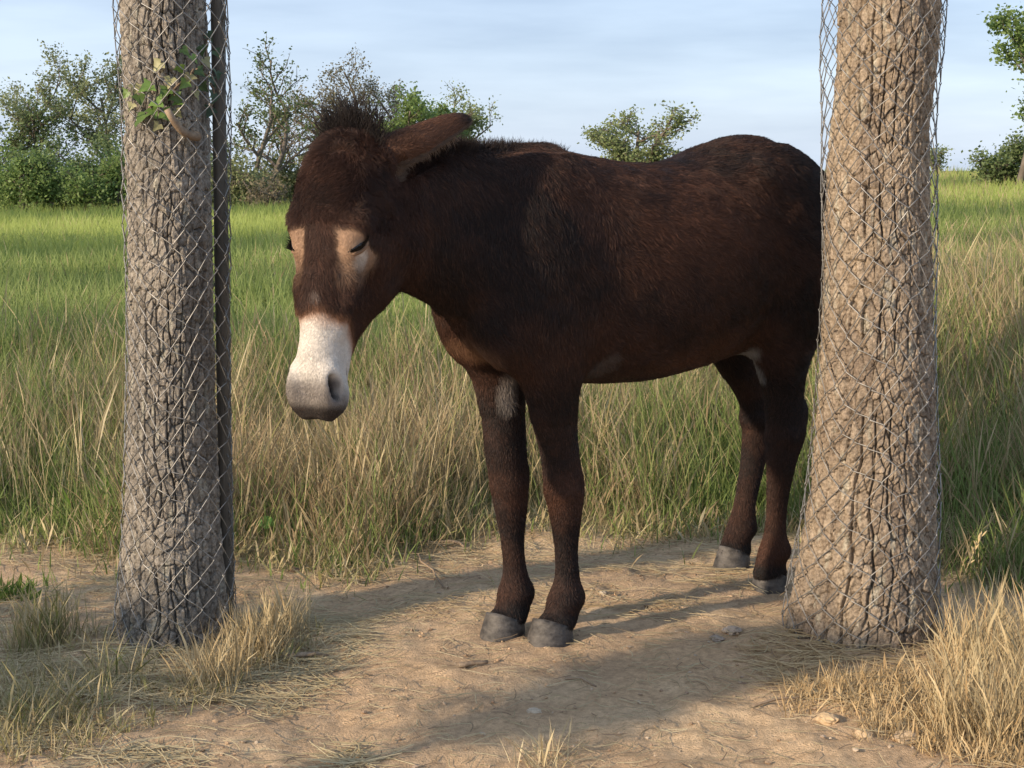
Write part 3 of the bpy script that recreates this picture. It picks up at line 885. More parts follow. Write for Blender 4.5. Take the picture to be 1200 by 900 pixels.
def make_curves(name, pts, rad, cols, m, parent):
    """pts (n,k,3), rad (n,k), cols (n,3)"""
    n, k, _ = pts.shape
    hc = bpy.data.hair_curves.new(name)
    hc.add_curves([k] * n)
    hc.attributes['position'].data.foreach_set('vector', pts.astype(np.float32).ravel())
    ra = hc.attributes.get('radius') or hc.attributes.new('radius', 'FLOAT', 'POINT')
    ra.data.foreach_set('value', rad.astype(np.float32).ravel())
    ca = hc.attributes.new('col', 'FLOAT_COLOR', 'CURVE')
    c4 = np.ones((n, 4), np.float32); c4[:, :3] = cols
    ca.data.foreach_set('color', c4.ravel())
    hc.materials.append(m)
    o = bpy.data.objects.new(name, hc)
    COL.objects.link(o); o.parent = parent
    return o

def fur(n, seed):
    R = np.random.default_rng(seed)
    w = area.copy()
    cen = (va + vb + vc) / 3
    # finer hair on the head
    w = w * np.where(cen[:, 0] > .9, 2.2, 1.0)
    k = R.choice(len(tri), n, p=w / w.sum())
    r1, r2 = np.sqrt(R.random(n)), R.random(n)
    b0, b1, b2 = 1 - r1, r1 * (1 - r2), r1 * r2
    P = va[k] * b0[:, None] + vb[k] * b1[:, None] + vc[k] * b2[:, None]
    Nn = VN[tri[k, 0]] * b0[:, None] + VN[tri[k, 1]] * b1[:, None] + VN[tri[k, 2]] * b2[:, None]
    Nn /= np.linalg.norm(Nn, axis=1, keepdims=True) + 1e-9
    keep = P[:, 2] > .045
    for sg in (1, -1):
        keep &= np.linalg.norm((P - hp(.246, -.004, .0865 * sg)), axis=1) > .021
    P, Nn = P[keep], Nn[keep]
    n = len(P)
    a, s, z = P.T
    col, hl = coat(P)
    flow = np.zeros((n, 3))
    flow[:] = (-0.75, 0, -0.65)
    leg = (z < .62)
    flow[leg] = (-0.12, 0, -1.0)
    sh = (a > .35) & (a < .95) & ~leg
    flow[sh] = (-0.35, 0, -0.95)
    u, f, l = head_coords(P)
    hd = (a > .88) & (u > -.05)
    lsg = np.tanh(l / .045)
    fl = H_M[None] * 0.9 + lsg[:, None] * H_L[None] * 0.35 - H_F[None] * 0.25
    flow[hd] = fl[hd]
    nose = hd & (u > .26)
    flow[nose] = (H_M[None] * 0.7 + lsg[:, None] * H_L[None] * 0.5 - H_F[None] * .3)[nose]
    for (b, et, fp, fq, L) in (EAR_L, EAR_R):
        v = P - b; t = v @ et
        on = (t > .03) & (t < L + .02) & (np.abs(v @ fq) < .06) & (np.abs(v @ fp) < .05)
        flow[on] = et
    # swirls and clumps
    j1 = fbm(a * 9, s * 9, z * 9, oct=2, seed=81) - .5
    j2 = fbm(a * 9 + 40, s * 9, z * 9, oct=2, seed=82) - .5
    j3 = fbm(a * 40, s * 40, z * 40, oct=2, seed=83) - .5
    wool = np.where(hd & (u < .2) & (f > -.09), 4.0, 1.0)[:, None]
    flow = flow + np.stack([j1, j2, j3], -1) * 1.2 * wool + R.normal(0, .16, (n, 3))
    flow -= Nn * np.sum(flow * Nn, 1, keepdims=True)
    flow /= np.linalg.norm(flow, axis=1, keepdims=True) + 1e-9
    tilt = 0.34 + 0.25 * (fbm(a * 30, s * 30, z * 30, oct=2, seed=84) - .5) + R.normal(0, .07, n)
    tilt = np.where(hd & (u < .2), tilt + .40, tilt)
    L = hl * (0.65 + 0.7 * R.random(n)) * (0.7 + 0.6 * fbm(a * 12, s * 12, z * 12, oct=2, seed=85))
    ks = np.array([-0.08, 0.33, 0.68, 1.0])
    dr = flow * np.cos(tilt)[:, None] + Nn * np.sin(tilt)[:, None]
    pts = P[:, None] + dr[:, None] * (L[:, None] * ks)[..., None]
    bend = (ks ** 2) * -0.22
    pts += Nn[:, None] * (L[:, None] * bend)[..., None]
    side = np.cross(Nn, flow)
    pts += side[:, None] * (L[:, None] * (ks ** 2) * (j3 * 0.9 + R.normal(0, .08, n))[:, None])[..., None]
    rad = np.array([.00038, .00037, .00028, .00008])[None] * (0.75 + .5 * R.random(n))[:, None]
    rad = np.where((a > .9)[:, None], rad * .8, rad)
    vr = np.where(col.sum(1) > .6, .16, .35)[:, None]
    col = col * (1 - vr + 2 * vr * R.random((n, 1)))
    # a few sun-bleached reddish hairs
    bl = (R.random(n) < .14) & (col.sum(1) < .25)
    col[bl] = col[bl] * 1.5 + np.array([.03, .012, .005])
    return pts, rad, col
pts, rad, col = fur(620000, 91)
make_curves('coat_hair', pts, rad, col, M_FUR, donkey)

def tuft(roots, dirs, length, col, seed, spread=.25, r=.0007, curl=.12):
    R = np.random.default_rng(seed); n = len(roots)
    d = dirs + R.normal(0, spread, (n, 3)); d /= np.linalg.norm(d, axis=1, keepdims=True)
    L = length * (0.55 + 0.6 * R.random(n))
    ks = np.linspace(0, 1, 6)
    pts = roots[:, None] + d[:, None] * (L[:, None] * ks)[..., None]
    b = R.normal(0, curl, (n, 3)); b[:, 2] -= .05
    pts += b[:, None] * (L[:, None] * ks ** 2)[..., None]
    rad = np.array([r, r, r * .9, r * .75, r * .5, r * .15])[None] * (0.7 + .6 * R.random(n))[:, None]
    c = np.array(col) * (0.6 + 0.8 * R.random((n, 1)))
    return pts, rad, c
# forelock standing up on the poll
R = np.random.default_rng(5)
n = 2600
lu = R.normal(0, .045, n); uu = R.normal(.0, .03, n); lu = np.clip(lu * .8, -.055, .085)
clump_id = R.integers(0, 40, n); cd = R.normal(0, .36, (40, 3))
roots = H_P + H_M * uu[:, None] + H_F * (-.02 - .04 * R.random(n))[:, None] + H_L * lu[:, None]
fd = -H_M[None] * 1.0 + H_L[None] * (lu * 4.0)[:, None] + H_F * 0.10 + cd[clump_id]
fd /= np.linalg.norm(fd, axis=1, keepdims=True)
pts, rad, col = tuft(roots, fd, .078, (.016, .012, .011), 51, .05)
make_curves('forelock', pts, rad, col, M_FUR, donkey)
# short upright mane on the crest
n = 9000
am = R.uniform(.36, 1.03, n)
ztop = np.interp(am, [.36, .42, .56, .66, .76, .88, 1.03], [1.293, 1.298, 1.305, 1.305, 1.302, 1.303, 1.30])
roots = np.stack([am, R.normal(.01, .016, n) + .028 * sstep(.6, 1.0, am), ztop - .02], -1)
cdm = R.normal(0, .25, (160, 3))[(am * 120).astype(int) % 160]
md = np.array([-.35, .10, 1.0])[None] + cdm
md /= np.linalg.norm(md, axis=1, keepdims=True)
pts, rad, col = tuft(roots, md, .045 + .02 * sstep(.6, .9, am), (.022, .015, .013), 52, .15)
make_curves('mane', pts, rad, col, M_FUR, donkey)
# long pale hair along the lower edge of the near ear
b, et, fp, fq, L = EAR_L
n = 1500
t = R.uniform(.12, .8, n) ** 1.2 * L
sq = np.where(R.random(n) < .6, 1, -1) * .034
roots = b + et * t[:, None] + fq * sq[:, None] * (1 - .45 * t / L)[:, None] + fp * R.normal(.002, .004, n)[:, None]
ed_ = et * .55 + fp * .8 + np.array([0, 0, -.35])
pts, rad, col = tuft(roots, np.tile(ed_, (n, 1)), .030, (.17, .125, .095), 53, .25, .0005)
make_curves('ear_fringe', pts, rad, col, M_FUR, donkey)

# whiskers on lips and chin
n = 90
wu = R.uniform(.55, .625, n); wl = R.uniform(-.045, .045, n); wf = -.055 - .07 * R.random(n)
roots = H_P + H_M * wu[:, None] + H_F * wf[:, None] + H_L * (wl + np.sign(wl) * .012)[:, None]
wd = H_M[None] * .6 + H_F[None] * .25 + H_L[None] * (np.sign(wl) * .6)[:, None]
pts, rad, col = tuft(roots, wd, .034, (.14, .12, .10), 54, .35, .0003)
make_curves('whiskers', pts, rad, col, M_FUR, donkey)

# ---- hooves
def hoof(cx, cs, rad_a, rad_s, h, yaw=0.0):
    nth = 28; th = np.arange(nth) / nth * 2 * math.pi
    rings = []
    h = h * 1.36
    prof = [(0.0, 1.06), (.10, 1.09), (.35, 1.03), (.65, .965), (.9, .91), (1.0, .885)]
    for t, k in prof:
        zz_ = (h * (0.72 + 0.28 * np.cos(th))) * t - .006 + .001 * np.sin(t * 22)
        kk = k * (1 + .006 * math.sin(t * 40))
        x = rad_a * kk * np.cos(th) - 0.016 * t
        y = rad_s * kk * np.sin(th)
        # flatter heel
        x = np.where(np.cos(th) < -.55, np.maximum(x, -rad_a * .80 * kk - .016 * t), x)
        rings.append(np.stack([cx + x * math.cos(yaw) - y * math.sin(yaw), cs + x * math.sin(yaw) + y * math.cos(yaw), zz_], -1))
    V = np.concatenate(rings + [np.array([[cx - .014, cs, h * .75]])])
    m = len(prof)
    i = np.arange(m - 1)[:, None] * nth; j = np.arange(nth)[None]; jn = (j + 1) % nth
    q = np.stack([i + j, i + jn, i + nth + jn, i + nth + j], -1).reshape(-1, 4)
    jj = np.arange(nth)
    t_ = np.stack([(m - 1) * nth + jj, (m - 1) * nth + (jj + 1) % nth, np.full(nth, m * nth)], -1)
    return mesh_np('hoof', V, [q, t_])
for (cx, cs, ra, rs, h, yw, px, py) in ((.446, .083, .064, .058, .066, .25, 643, 757), (.508, -.040, .062, .056, .066, .2, 590, 750), (-.410, .105, .056, .050, .062, .1, 900, 693), (-.528, -.149, .060, .052, .062, .1, 860, 665)):
    w = d_world((cx, cs, 0))[0]
    dz = float(gz(w[0], w[1]))
    link('hoof', hoof(cx, cs, ra, rs, h, yw), M_HOOF, donkey, (0, 0, 0))

# ---- half closed eyes: dark almond with lashes, lid fold above
M_EYE = noisy_mat('dark_eye', (.006, .005, .005), (.012, .010, .009), 40.0, 0.25, 0.5)
M_LID = noisy_mat('eyelid_skin', (.14, .085, .055), (.28, .18, .115), 60.0, 0.75, 0.15)
for sg in (1, -1):
    # frame on the side of the head
    c0 = hp(.246, -.004, .0865 * sg)
    nrm = H_L * sg * .80 + H_F * .60; nrm /= np.linalg.norm(nrm)
    tx = H_M * .72 + (H_F * .80 - H_L * sg * .60) * .70; tx -= nrm * (tx @ nrm); tx /= np.linalg.norm(tx)
    ty = np.cross(nrm, tx) * sg
    t = np.linspace(-1, 1, 15); ph = np.linspace(0, math.pi, 7)
    V = []
    for tt_ in t:
        wv = .0100 * (1 - tt_ ** 2) ** .7 + .0005
        for p_ in np.linspace(-1, 1, 7):
            V.append(c0 + tx * tt_ * .030 + ty * (p_ * wv - .004 * tt_ ** 2) + nrm * (.0025 + .0060 * (1 - p_ ** 2) * (1 - tt_ ** 2) - .004 * tt_ ** 2))
    i = np.arange(14)[:, None] * 7; j = np.arange(6)[None]
    q = np.stack([i + j, i + j + 1, i + 7 + j + 1, i + 7 + j], -1).reshape(-1, 4)
    eye = link('eye', mesh_np('eye', np.array(V), [q]), M_EYE, donkey)
    for updn, rr in ((1, .0050), (-1, .0030)):
        acc = Acc()
        t = np.linspace(-1.12, 1.12, 17)
        L_ = np.array([c0 + tx * v * .0305 + ty * (updn * (.0100 * max(0, 1 - v * v) ** .6 + .0015) - .004 * v * v) + nrm * (.003 - .009 * v * v) for v in t])
        tube(acc, L_, rr * np.sqrt(np.clip(1.15 - (t / 1.15) ** 2, 0.02, 1)), 8)
        link('eyelid', acc.mesh('eyelid'), M_LID, eye)
    n = 130
    v = R.uniform(-.95, .9, n)
    roots = np.array([c0 + tx * q_ * .030 + ty * ((.0070 * max(0, 1 - q_ * q_) ** .6) - .004 * q_ * q_) + nrm * .005 for q_ in v])
    pts, rad, col = tuft(roots, np.tile(nrm * .8 - ty * .55, (n, 1)), .017, (.012, .010, .009), 60 + sg, .14, .0005)
    make_curves('eyelash', pts, rad, col, M_FUR, eye)

# ------------------------------------------------------------------ grass
def blades(x, y, h, w, az, lean, curve, cb, ct, seed, head=None, zfun=gz, nseg=3):
    """flat tapering blades; cb/ct base and tip colours (n,3); head: widened seed head fraction per blade"""
    n = len(x)
    z0 = zfun(x, y) - .01
    dirx, diry = np.cos(az), np.sin(az)
    R = np.random.default_rng(seed)
    tw = R.uniform(0, 2 * math.pi, n)
    px, py = np.cos(tw), np.sin(tw)
    ks = np.linspace(0, 1, nseg + 1)
    wk = np.array([.75, 1.0, .62, 0.0]) if nseg == 3 else np.array([.9, .8, 0.0])
    rows = []
    cols = []
    for i, t in enumerate(ks):
        ang = lean + curve * t
        hx = h * (np.sin(lean) * t + 0.5 * (np.sin(lean + curve) - np.sin(lean)) * t * t)
        hz_ = h * (np.cos(lean) * t + 0.5 * (np.cos(lean + curve) - np.cos(lean)) * t * t)
        cx, cy, cz = x + dirx * hx, y + diry * hx, z0 + hz_
        ww = w * wk[i]
        if head is not None and i == nseg - 1: ww = np.where(head, w * 2.2, ww)
        if head is not None and i == 1: ww = np.where(head, w * .8, ww)
        c = cb * (1 - t) + ct * t
        if i < nseg:
            rows.append(np.stack([cx - px * ww / 2, cy - py * ww / 2, cz], -1))
            rows.append(np.stack([cx + px * ww / 2, cy + py * ww / 2, cz], -1))
            cols += [c, c]
        else:
            rows.append(np.stack([cx, cy, cz], -1)); cols.append(c)
    V = np.stack(rows, 1); C = np.stack(cols, 1)
    k = V.shape[1]
    base = np.arange(n)[:, None] * k
    qs = [base + np.array([[2 * i, 2 * i + 1, 2 * i + 3, 2 * i + 2]]) for i in range(nseg - 1)]
    t_ = base + np.array([[2 * nseg - 2, 2 * nseg - 1, 2 * nseg]])
    return V.reshape(-1, 3), np.concatenate(qs), t_, C.reshape(-1, 3)

GREEN = np.array([[0.12, 0.19, 0.05], [0.19, 0.27, 0.08], [0.27, 0.34, 0.12]])
DRY = np.array([[0.36, 0.285, 0.165], [0.50, 0.42, 0.26], [0.30, 0.22, 0.13]])
def pick(pal, R, n):
    a = pal[R.integers(0, len(pal), n)]; b = pal[R.integers(0, len(pal), n)]
    t = R.random((n, 1))
    return a * (1 - t) + b * t
def gauss(x, y, x0, y0, rx, ry): return np.exp(-(((x - x0) / rx) ** 2 + ((y - y0) / ry) ** 2))
def dryness(x, y):
    d = 0.42 + 1.1 * (fbm(x * 1.1, y * 0.8, oct=3, seed=61) - .5)
    d = d + 0.40 * gauss(x, y, -.55, 5.5, .75, .65) + 0.25 * gauss(x, y, .35, 5.2, .35, .5) - 0.65 * gauss(x, y, .80, 5.35, .38, .7) - .35 * gauss(x, y, -1.75, 5.2, .35, .5)
    d = d + 0.30 * gauss(x, y, 2.6, 9.5, 2.0, 1.8) + .25 * gauss(x, y, -1.3, 6.2, .6, .8)
    d = d - .38 * sstep(6.2, 8, y) * (1 - sstep(1, 5, x)) - .15 * sstep(9, 14, y) + .25 * gauss(x, y, 2.2, 7.0, 1.0, 1.5)
    return np.clip(d, .03, .97)

def meadow(name, n, y0, y1, hscale, w, seed, label, nseg=3, power=1.0, clumps=0):
    R = np.random.default_rng(seed)
    y = y0 + (y1 - y0) * R.random(n) ** power
    half = 0.345 * y + .9
    x = R.uniform(-1, 1, n) * half
    if clumps:
        cy = y0 + (y1 - y0) * R.random(clumps) ** power
        cx = R.uniform(-1, 1, clumps) * (.345 * cy + .9)
        k = R.integers(0, clumps, n)
        m = R.random(n) < .7
        x = np.where(m, cx[k] + R.normal(0, .06, n), x); y = np.where(m, cy[k] + R.normal(0, .06, n), y)
    e = grass_edge(x)
    rel = y - e
    keep = (rel > .12 * R.random(n)) | (R.random(n) < np.exp(rel / .13) * .30)
    bare = fbm(x * 2.6, y * 2.6, oct=3, seed=63)
    keep &= (bare > .36) | (rel > .7) | (R.random(n) < .25)
    x, y, rel = x[keep], y[keep], rel[keep]; n = len(x)
    dry = dryness(x, y)
    isd = R.random(n) < dry
    col = np.where(isd[:, None], pick(DRY, R, n), pick(GREEN, R, n))
    yl = sstep(10, 24, y)[:, None] * (1 - isd[:, None])
    col = col * (1 - .45 * yl) + np.array([.42, .50, .12]) * .45 * yl
    tip = np.where(isd[:, None], col * 1.05, col * .8 + np.array([.16, .155, .06]) * .35)
    grow = .30 + .70 * sstep(-.1, .55, rel)
    h = hscale * grow * (.45 + .75 * R.random(n)) * (.45 + 1.1 * fbm(x * 1.6, y * 1.6, oct=3, seed=65))
    h = h * (1 + .15 * gauss(x, y, -.5, 5.4, .8, .6))
    ww = w * (.6 + .7 * R.random(n)) * np.where(isd, .62, 1.15)
    lean = np.abs(R.normal(.12, .17, n)) + .12 * isd
    lean = lean + (R.random(n) < .10) * R.uniform(.4, 1.0, n)
    curve = R.uniform(.05, .95, n) * np.where(isd, .7, 1.1)
    head = isd & (R.random(n) < .45)
    V, q, t, C = blades(x, y, h, ww, R.uniform(0, 2 * math.pi, n), lean, curve, col, tip, seed, head, gz_base if y0 > 6 else gz, nseg)
    o = link(name, mesh_np(name, V, [q, t], C, smooth=False), M_GRASS)
    return tag(o, label, 'grass', kind='stuff')
meadow('meadow_grass', 90000, 4.3, 7.4, .33, .0044, 401, 'tall mixed green and straw dry grass edging the bare path', clumps=2600, power=1.25)
meadow('meadow_grass', 64000, 7.2, 14, .27, .0070, 402, 'soft green meadow grass beyond the grassy bank', power=1.2)
meadow('meadow_grass', 84000, 13, 38, .28, .014, 403, 'bright yellow green meadow grass reaching up to the hedge', nseg=2, power=1.1)

# ------------------------------------------------------------------ tufts, straw, stones
def patch(name, n, shape, hmin, hmax, w, pal, seed, label, lean=.25, cat='grass', curve=.6, kind='stuff', mat_=None, group=None, parent=None):
    """shape(R, n) -> x, y"""
    R = np.random.default_rng(seed)
    x, y = shape(R, n); n = len(x)
    col = pick(np.array(pal), R, n)
    h = R.uniform(hmin, hmax, n)
    V, q, t, C = blades(x, y, h, w * (.6 + .8 * R.random(n)), R.uniform(0, 2 * math.pi, n), np.abs(R.normal(lean, lean * .7, n)), R.uniform(.05, curve, n), col, col * 1.05, seed, R.random(n) < .2)
    o = link(name, mesh_np(name, V, [q, t], C, smooth=False), mat_ or M_STRAW)
    if kind: o['kind'] = kind
    return tag(o, label, cat, group)
GOLD = [(.44, .33, .18), (.52, .41, .24), (.37, .26, .135)]
STRAW = [(.42, .35, .21), (.34, .28, .16), (.50, .43, .27)]
OLIVE = [(.20, .20, .075), (.30, .26, .12), (.14, .165, .05)]

def at_ground(px, py):
    uy = (450 - py) / FPX
    dz = -math.sin(PITCH) + uy * math.cos(PITCH)
    y = (math.cos(PITCH) + uy * math.sin(PITCH)) * (-CAM_H / dz)
    return at(px, py, y)[:2]

def clumped(cl, sd=.05, per=None):
    """clump centres given in picture pixels on the ground"""
    C = np.array([at_ground(*p) for p in cl])
    def f(R, n):
        k = R.integers(0, len(C), n)
        r = R.normal(0, 1, (n, 2)) * sd
        return C[k, 0] + r[:, 0], C[k, 1] + r[:, 1]
    return f
# golden dry grass round the foot of the thick trunk and out of the right edge
def right_gold(R, n):
    px = R.uniform(925, 1215, n); py = 752 + 150 * R.random(n) ** 1.1
    ok = (py > np.where(px < 1100, 796, 762)) & (py < 830 + (px - 925) * .45 + 22 * np.sin(px * .05)) & (fbm(px * .02, py * .035, oct=3, seed=9) > .42 - (px > 1080) * .1)
    P = np.array([at_ground(a, b) for a, b in zip(px[ok], py[ok])])
    P = P + R.normal(0, .012, P.shape)
    return P[:, 0], P[:, 1]
patch('dry_grass', 7500, right_gold, .02, .085, .0024, GOLD, 501, 'golden short dry grass round the foot of the thick brown trunk', .35)
def right_tall(R, n):
    cl = [at_ground(R.uniform(1110, 1240), R.uniform(740, 880)) for _ in range(60)]
    k = R.integers(0, 60, n); C = np.array(cl)[k] + R.normal(0, .025, (n, 2))
    return C[:, 0], C[:, 1]
patch('dry_grass', 3000, right_tall, .06, .24, .0024, GOLD + STRAW, 502, 'tall golden dry stalks beside the thick brown trunk', .28)
def left_straw(R, n):
    px = R.uniform(-20, 380, n); py = 730 + 175 * R.random(n)
    edge = 905 - np.clip(px - 60, 0, 400) * .42
    ok = (py < edge) & (py > 735 + 50 * (px < 130) * (1 - px / 130)) & ((px < 120) | (px > 275) | (py > 800)) & (fbm(px * .02, py * .03, oct=3, seed=19) > .40)
    P = np.array([at_ground(a, b) for a, b in zip(px[ok], py[ok])]) + R.normal(0, .012, (ok.sum(), 2))
    return P[:, 0], P[:, 1]
patch('dry_grass', 8000, left_straw, .025, .09, .0024, STRAW + OLIVE[:2], 503, 'pale matted dry grass round the foot of the ivy grown trunk', .62, curve=1.0)
patch('dry_grass', 900, clumped([(300, 765), (320, 750), (292, 772), (335, 745), (265, 795), (310, 772), (240, 805)], .035), .07, .19, .0024, GOLD[:2] + STRAW, 504, 'upright straw coloured grass clump right of the ivy grown trunk', .22)
patch('dry_grass', 420, clumped([(60, 760), (48, 755), (30, 765), (70, 750)], .03), .07, .20, .0024, OLIVE + STRAW, 505, 'thin half dry grass clump in the shaded dirt', .22)
patch('dry_grass', 520, clumped([(20, 865), (60, 850), (100, 838), (5, 840), (130, 800)], .05), .06, .19, .0024, STRAW + OLIVE, 506, 'bleached bent grass clump in front of the ivy grown trunk', .45, curve=1.0)
patch('dry_grass', 120, clumped([(650, 892), (640, 898)], .03), .06, .13, .0022, STRAW, 507, 'small pale straw clump at the edge of the sunlit dirt', .7)
# the green tuft under the donkey's head and a low one by the path
patch('grass_tuft', 130, clumped([(425, 592), (428, 590)], .035), .14, .30, .0065, [(.10, .19, .03), (.17, .27, .06)], 510, 'fresh green grass tuft growing below the donkey muzzle', .3, kind=None, mat_=M_GRASS, curve=.9)
patch('grass_tuft', 220, clumped([(245, 622), (120, 622), (140, 618)], .06), .10, .26, .006, [(.075, .14, .025), (.13, .19, .045)], 511, 'dark green grass tuft behind the ivy grown trunk at the path edge', .3, kind=None, mat_=M_GRASS, curve=.9)
patch('grass_tuft', 160, clumped([(8, 705), (16, 700)], .05), .04, .10, .006, [(.09, .16, .03), (.15, .2, .05)], 512, 'low green grass tuft in the shaded dirt', .5, kind=None, mat_=M_GRASS, curve=.9)
# low scrappy growth on the trodden strip between path and meadow
def strip(R, n):
    x = R.uniform(-2.2, 2.2, n); y = grass_edge(x) - np.abs(R.normal(0, .16, n)) + .08
    k = fbm(x * 3.2, y * 3.2, oct=3, seed=29) > .47
    return x[k], y[k]
patch('short_grass', 5200, strip, .03, .13, .0042, OLIVE + STRAW, 513, 'short scrappy half dry grass along the path edge', .55, curve=1.0)

# thin seed stalks standing above the meadow edge
def stalks(R, n):
    y = 5.15 + 2.6 * R.random(n) ** 1.4; x = R.uniform(-1, 1, n) * (.345 * y + .6)
    k = (y > grass_edge(x) + .1) & (fbm(x * 2.2, y * 2.2, oct=3, seed=69) > .44)
    return x[k], y[k]
patch('seed_grass', 5200, stalks, .28, .60, .0023, STRAW + OLIVE[:2], 514, 'thin seeding grass stalks rising over the meadow edge', .16, curve=.7)

# straw and stalks lying on the ground
def litter(name, n, seed, shape, lmin, lmax, rad_, pal, label):
    R = np.random.default_rng(seed)
    x, y = shape(R, n); n = len(x)
    L = R.uniform(lmin, lmax, n) ** 1.0; az = R.normal(.15, .9, n)
    acc = Acc()
    ks = np.linspace(-.5, .5, 4)
    bend = R.normal(0, .16, n)
    X = x[:, None] + np.cos(az)[:, None] * L[:, None] * ks - np.sin(az)[:, None] * (bend * L)[:, None] * (ks ** 2 * 4 - .5)
    Y = y[:, None] + np.sin(az)[:, None] * L[:, None] * ks + np.cos(az)[:, None] * (bend * L)[:, None] * (ks ** 2 * 4 - .5)
    Zg = gz(X, Y) + .0045 + np.abs(R.normal(0, .005, n))[:, None] + (R.normal(0, .012, n) * (L / .15))[:, None] * np.abs(ks) * .8
    w = rad_ * (.6 + .8 * R.random(n))
    nx, ny = -np.sin(az), np.cos(az)
    V = np.stack([np.stack([X + nx[:, None] * w[:, None] * s_, Y + ny[:, None] * w[:, None] * s_, Zg + (.0012 if s_ == 0 else 0)], -1) for s_ in (-1, 0, 1)], 2)  # n,4,3,3
    V = V.reshape(-1, 3)
    base = np.arange(n)[:, None] * 12
    q = np.concatenate([base + np.array([[i * 3 + j, i * 3 + j + 1, (i + 1) * 3 + j + 1, (i + 1) * 3 + j]]) for i in range(3) for j in range(2)])
    col = np.repeat(pick(np.array(pal), R, n), 12, 0)
    o = link(name, mesh_np(name, V, [q], col), M_STRAW)
    return tag(o, label, 'straw', kind='stuff')
def lit_left(R, n):
    px = R.uniform(-10, 520, n); py = R.uniform(720, 905, n)
    ok = (px < 430) & (fbm(px * .012, py * .02, oct=3, seed=39) + .25 * np.exp(-((py - 800 + .25 * (px - 100)) / 55) ** 2) > .55)
    P = np.array([at_ground(a, b) for a, b in zip(px[ok], py[ok])]); return P[:, 0], P[:, 1]
def lit_mid(R, n):
    x = R.uniform(-1.9, 1.9, n); y = R.uniform(4.15, 5.15, n)
    ok = fbm(x * 2.5, y * 4, oct=3, seed=49) > .50 - .12 * (y > 4.7)
    return x[ok], y[ok]
def lit_all(R, n):
    y = R.uniform(2.9, 5.1, n); x = R.uniform(-1, 1, n) * (.345 * y + .4)
    return x, y
def lit_right(R, n):
    px = R.uniform(880, 1210, n); py = R.uniform(745, 905, n)
    ok = py < 800 + (px - 880) * .36
    P = np.array([at_ground(a, b) for a, b in zip(px[ok], py[ok])]); return P[:, 0], P[:, 1]
litter('straw_litter', 3000, 601, lit_left, .04, .26, .0011, STRAW, 'pale loose straw lying in front of the ivy grown trunk')
litter('straw_litter', 2200, 602, lit_mid, .03, .24, .0011, STRAW + GOLD, 'scattered straw on the bare strip along the meadow edge')
litter('straw_litter', 3200, 603, lit_all, .012, .09, .0010, STRAW + [(.2, .14, .09)], 'tiny straw bits sprinkled over the bare path')
litter('straw_litter', 1300, 604, lit_right, .05, .2, .0016, GOLD, 'golden straw lying at the foot of the thick brown trunk')

# pebbles and clods
def pebbles(name, n, seed, rmin, rmax, label, shape):
    R = np.random.default_rng(seed)
    import bmesh
    bm = bmesh.new(); bmesh.ops.create_icosphere(bm, subdivisions=1, radius=1.0)
    bm.verts.ensure_lookup_table()
    bv = np.array([v.co[:] for v in bm.verts]); bf = np.array([[v.index for v in f.verts] for f in bm.faces]); bm.free()
    x, y = shape(R, n); n = len(x)
    r = rmin + (rmax - rmin) * R.random(n) ** 4
    sc = np.stack([r * R.uniform(.7, 1.4, n), r * R.uniform(.7, 1.4, n), r * R.uniform(.45, .8, n)], -1)
    jit = 1 + .28 * R.normal(0, 1, (n, len(bv), 1)).clip(-1.4, 1.4)
    V = bv[None] * jit * sc[:, None]
    az = R.uniform(0, 6.28, n); ca, sa = np.cos(az)[:, None], np.sin(az)[:, None]
    V = np.stack([V[..., 0] * ca - V[..., 1] * sa + x[:, None], V[..., 0] * sa + V[..., 1] * ca + y[:, None], V[..., 2] + (gz(x, y) + r * .25)[:, None]], -1)
    F = (bf[None] + (np.arange(n) * len(bv))[:, None, None]).reshape(-1, 3)
    c = pick(np.array([(.46, .32, .20), (.38, .27, .17), (.44, .36, .27), (.28, .20, .14)]), R, n)
    o = link(name, mesh_np(name, V.reshape(-1, 3), [F], np.repeat(c, len(bv), 0), smooth=False), M_PEB)
    return tag(o, label, 'pebbles', kind='stuff')
pebbles('pebbles', 4000, 701, .0012, .007, 'small stones and soil crumbs strewn over the bare path', lit_all)

def rock(name, px, py, r, label, seed, colr):
    R = np.random.default_rng(seed)
    import bmesh
    bm = bmesh.new(); bmesh.ops.create_icosphere(bm, subdivisions=3, radius=1.0)
    bv = np.array([v.co[:] for v in bm.verts]); bf = np.array([[v.index for v in f.verts] for f in bm.faces]); bm.free()
    dn = 1 + .95 * (fbm(bv[:, 0] * 1.9 + seed, bv[:, 1] * 1.9, bv[:, 2] * 1.9, oct=3, seed=seed) - .5)
    V = bv * dn[:, None] * np.array([r * 1.3, r, r * .6])
    x, y = at_ground(px, py)
    o = link(name, mesh_np(name, V, [bf], np.tile(colr, (len(V), 1)), smooth=False), M_PEB, None, (x, y, float(gz(x, y)) + r * .2))
    o.rotation_euler = (0, 0, R.uniform(0, 6))
    return tag(o, label, 'stone')
rock('stone', 858, 742, .020, 'largest grey stone lying between hind hoof and thick trunk', 3, (.34, .29, .24))
rock('stone', 840, 752, .015, 'small rounded grey stone lying beside the larger grey stone', 4, (.32, .27, .22))
rock('stone', 706, 700, .012, 'pale pebble in the shadow behind the front hooves', 5, (.42, .36, .28))
rock('stone', 626, 838, .013, 'pale little stone in the middle of the bare path', 6, (.45, .38, .29))
rock('stone', 1062, 868, .026, 'tan angular stone in the dirt before the golden grass', 7, (.46, .35, .23))
rock('stone', 1012, 866, .018, 'flat tan stone beside the angular tan stone', 8, (.45, .34, .22))
rock('stone', 970, 848, .022, 'low sandy clod in the sunlit dirt', 9, (.45, .33, .2))
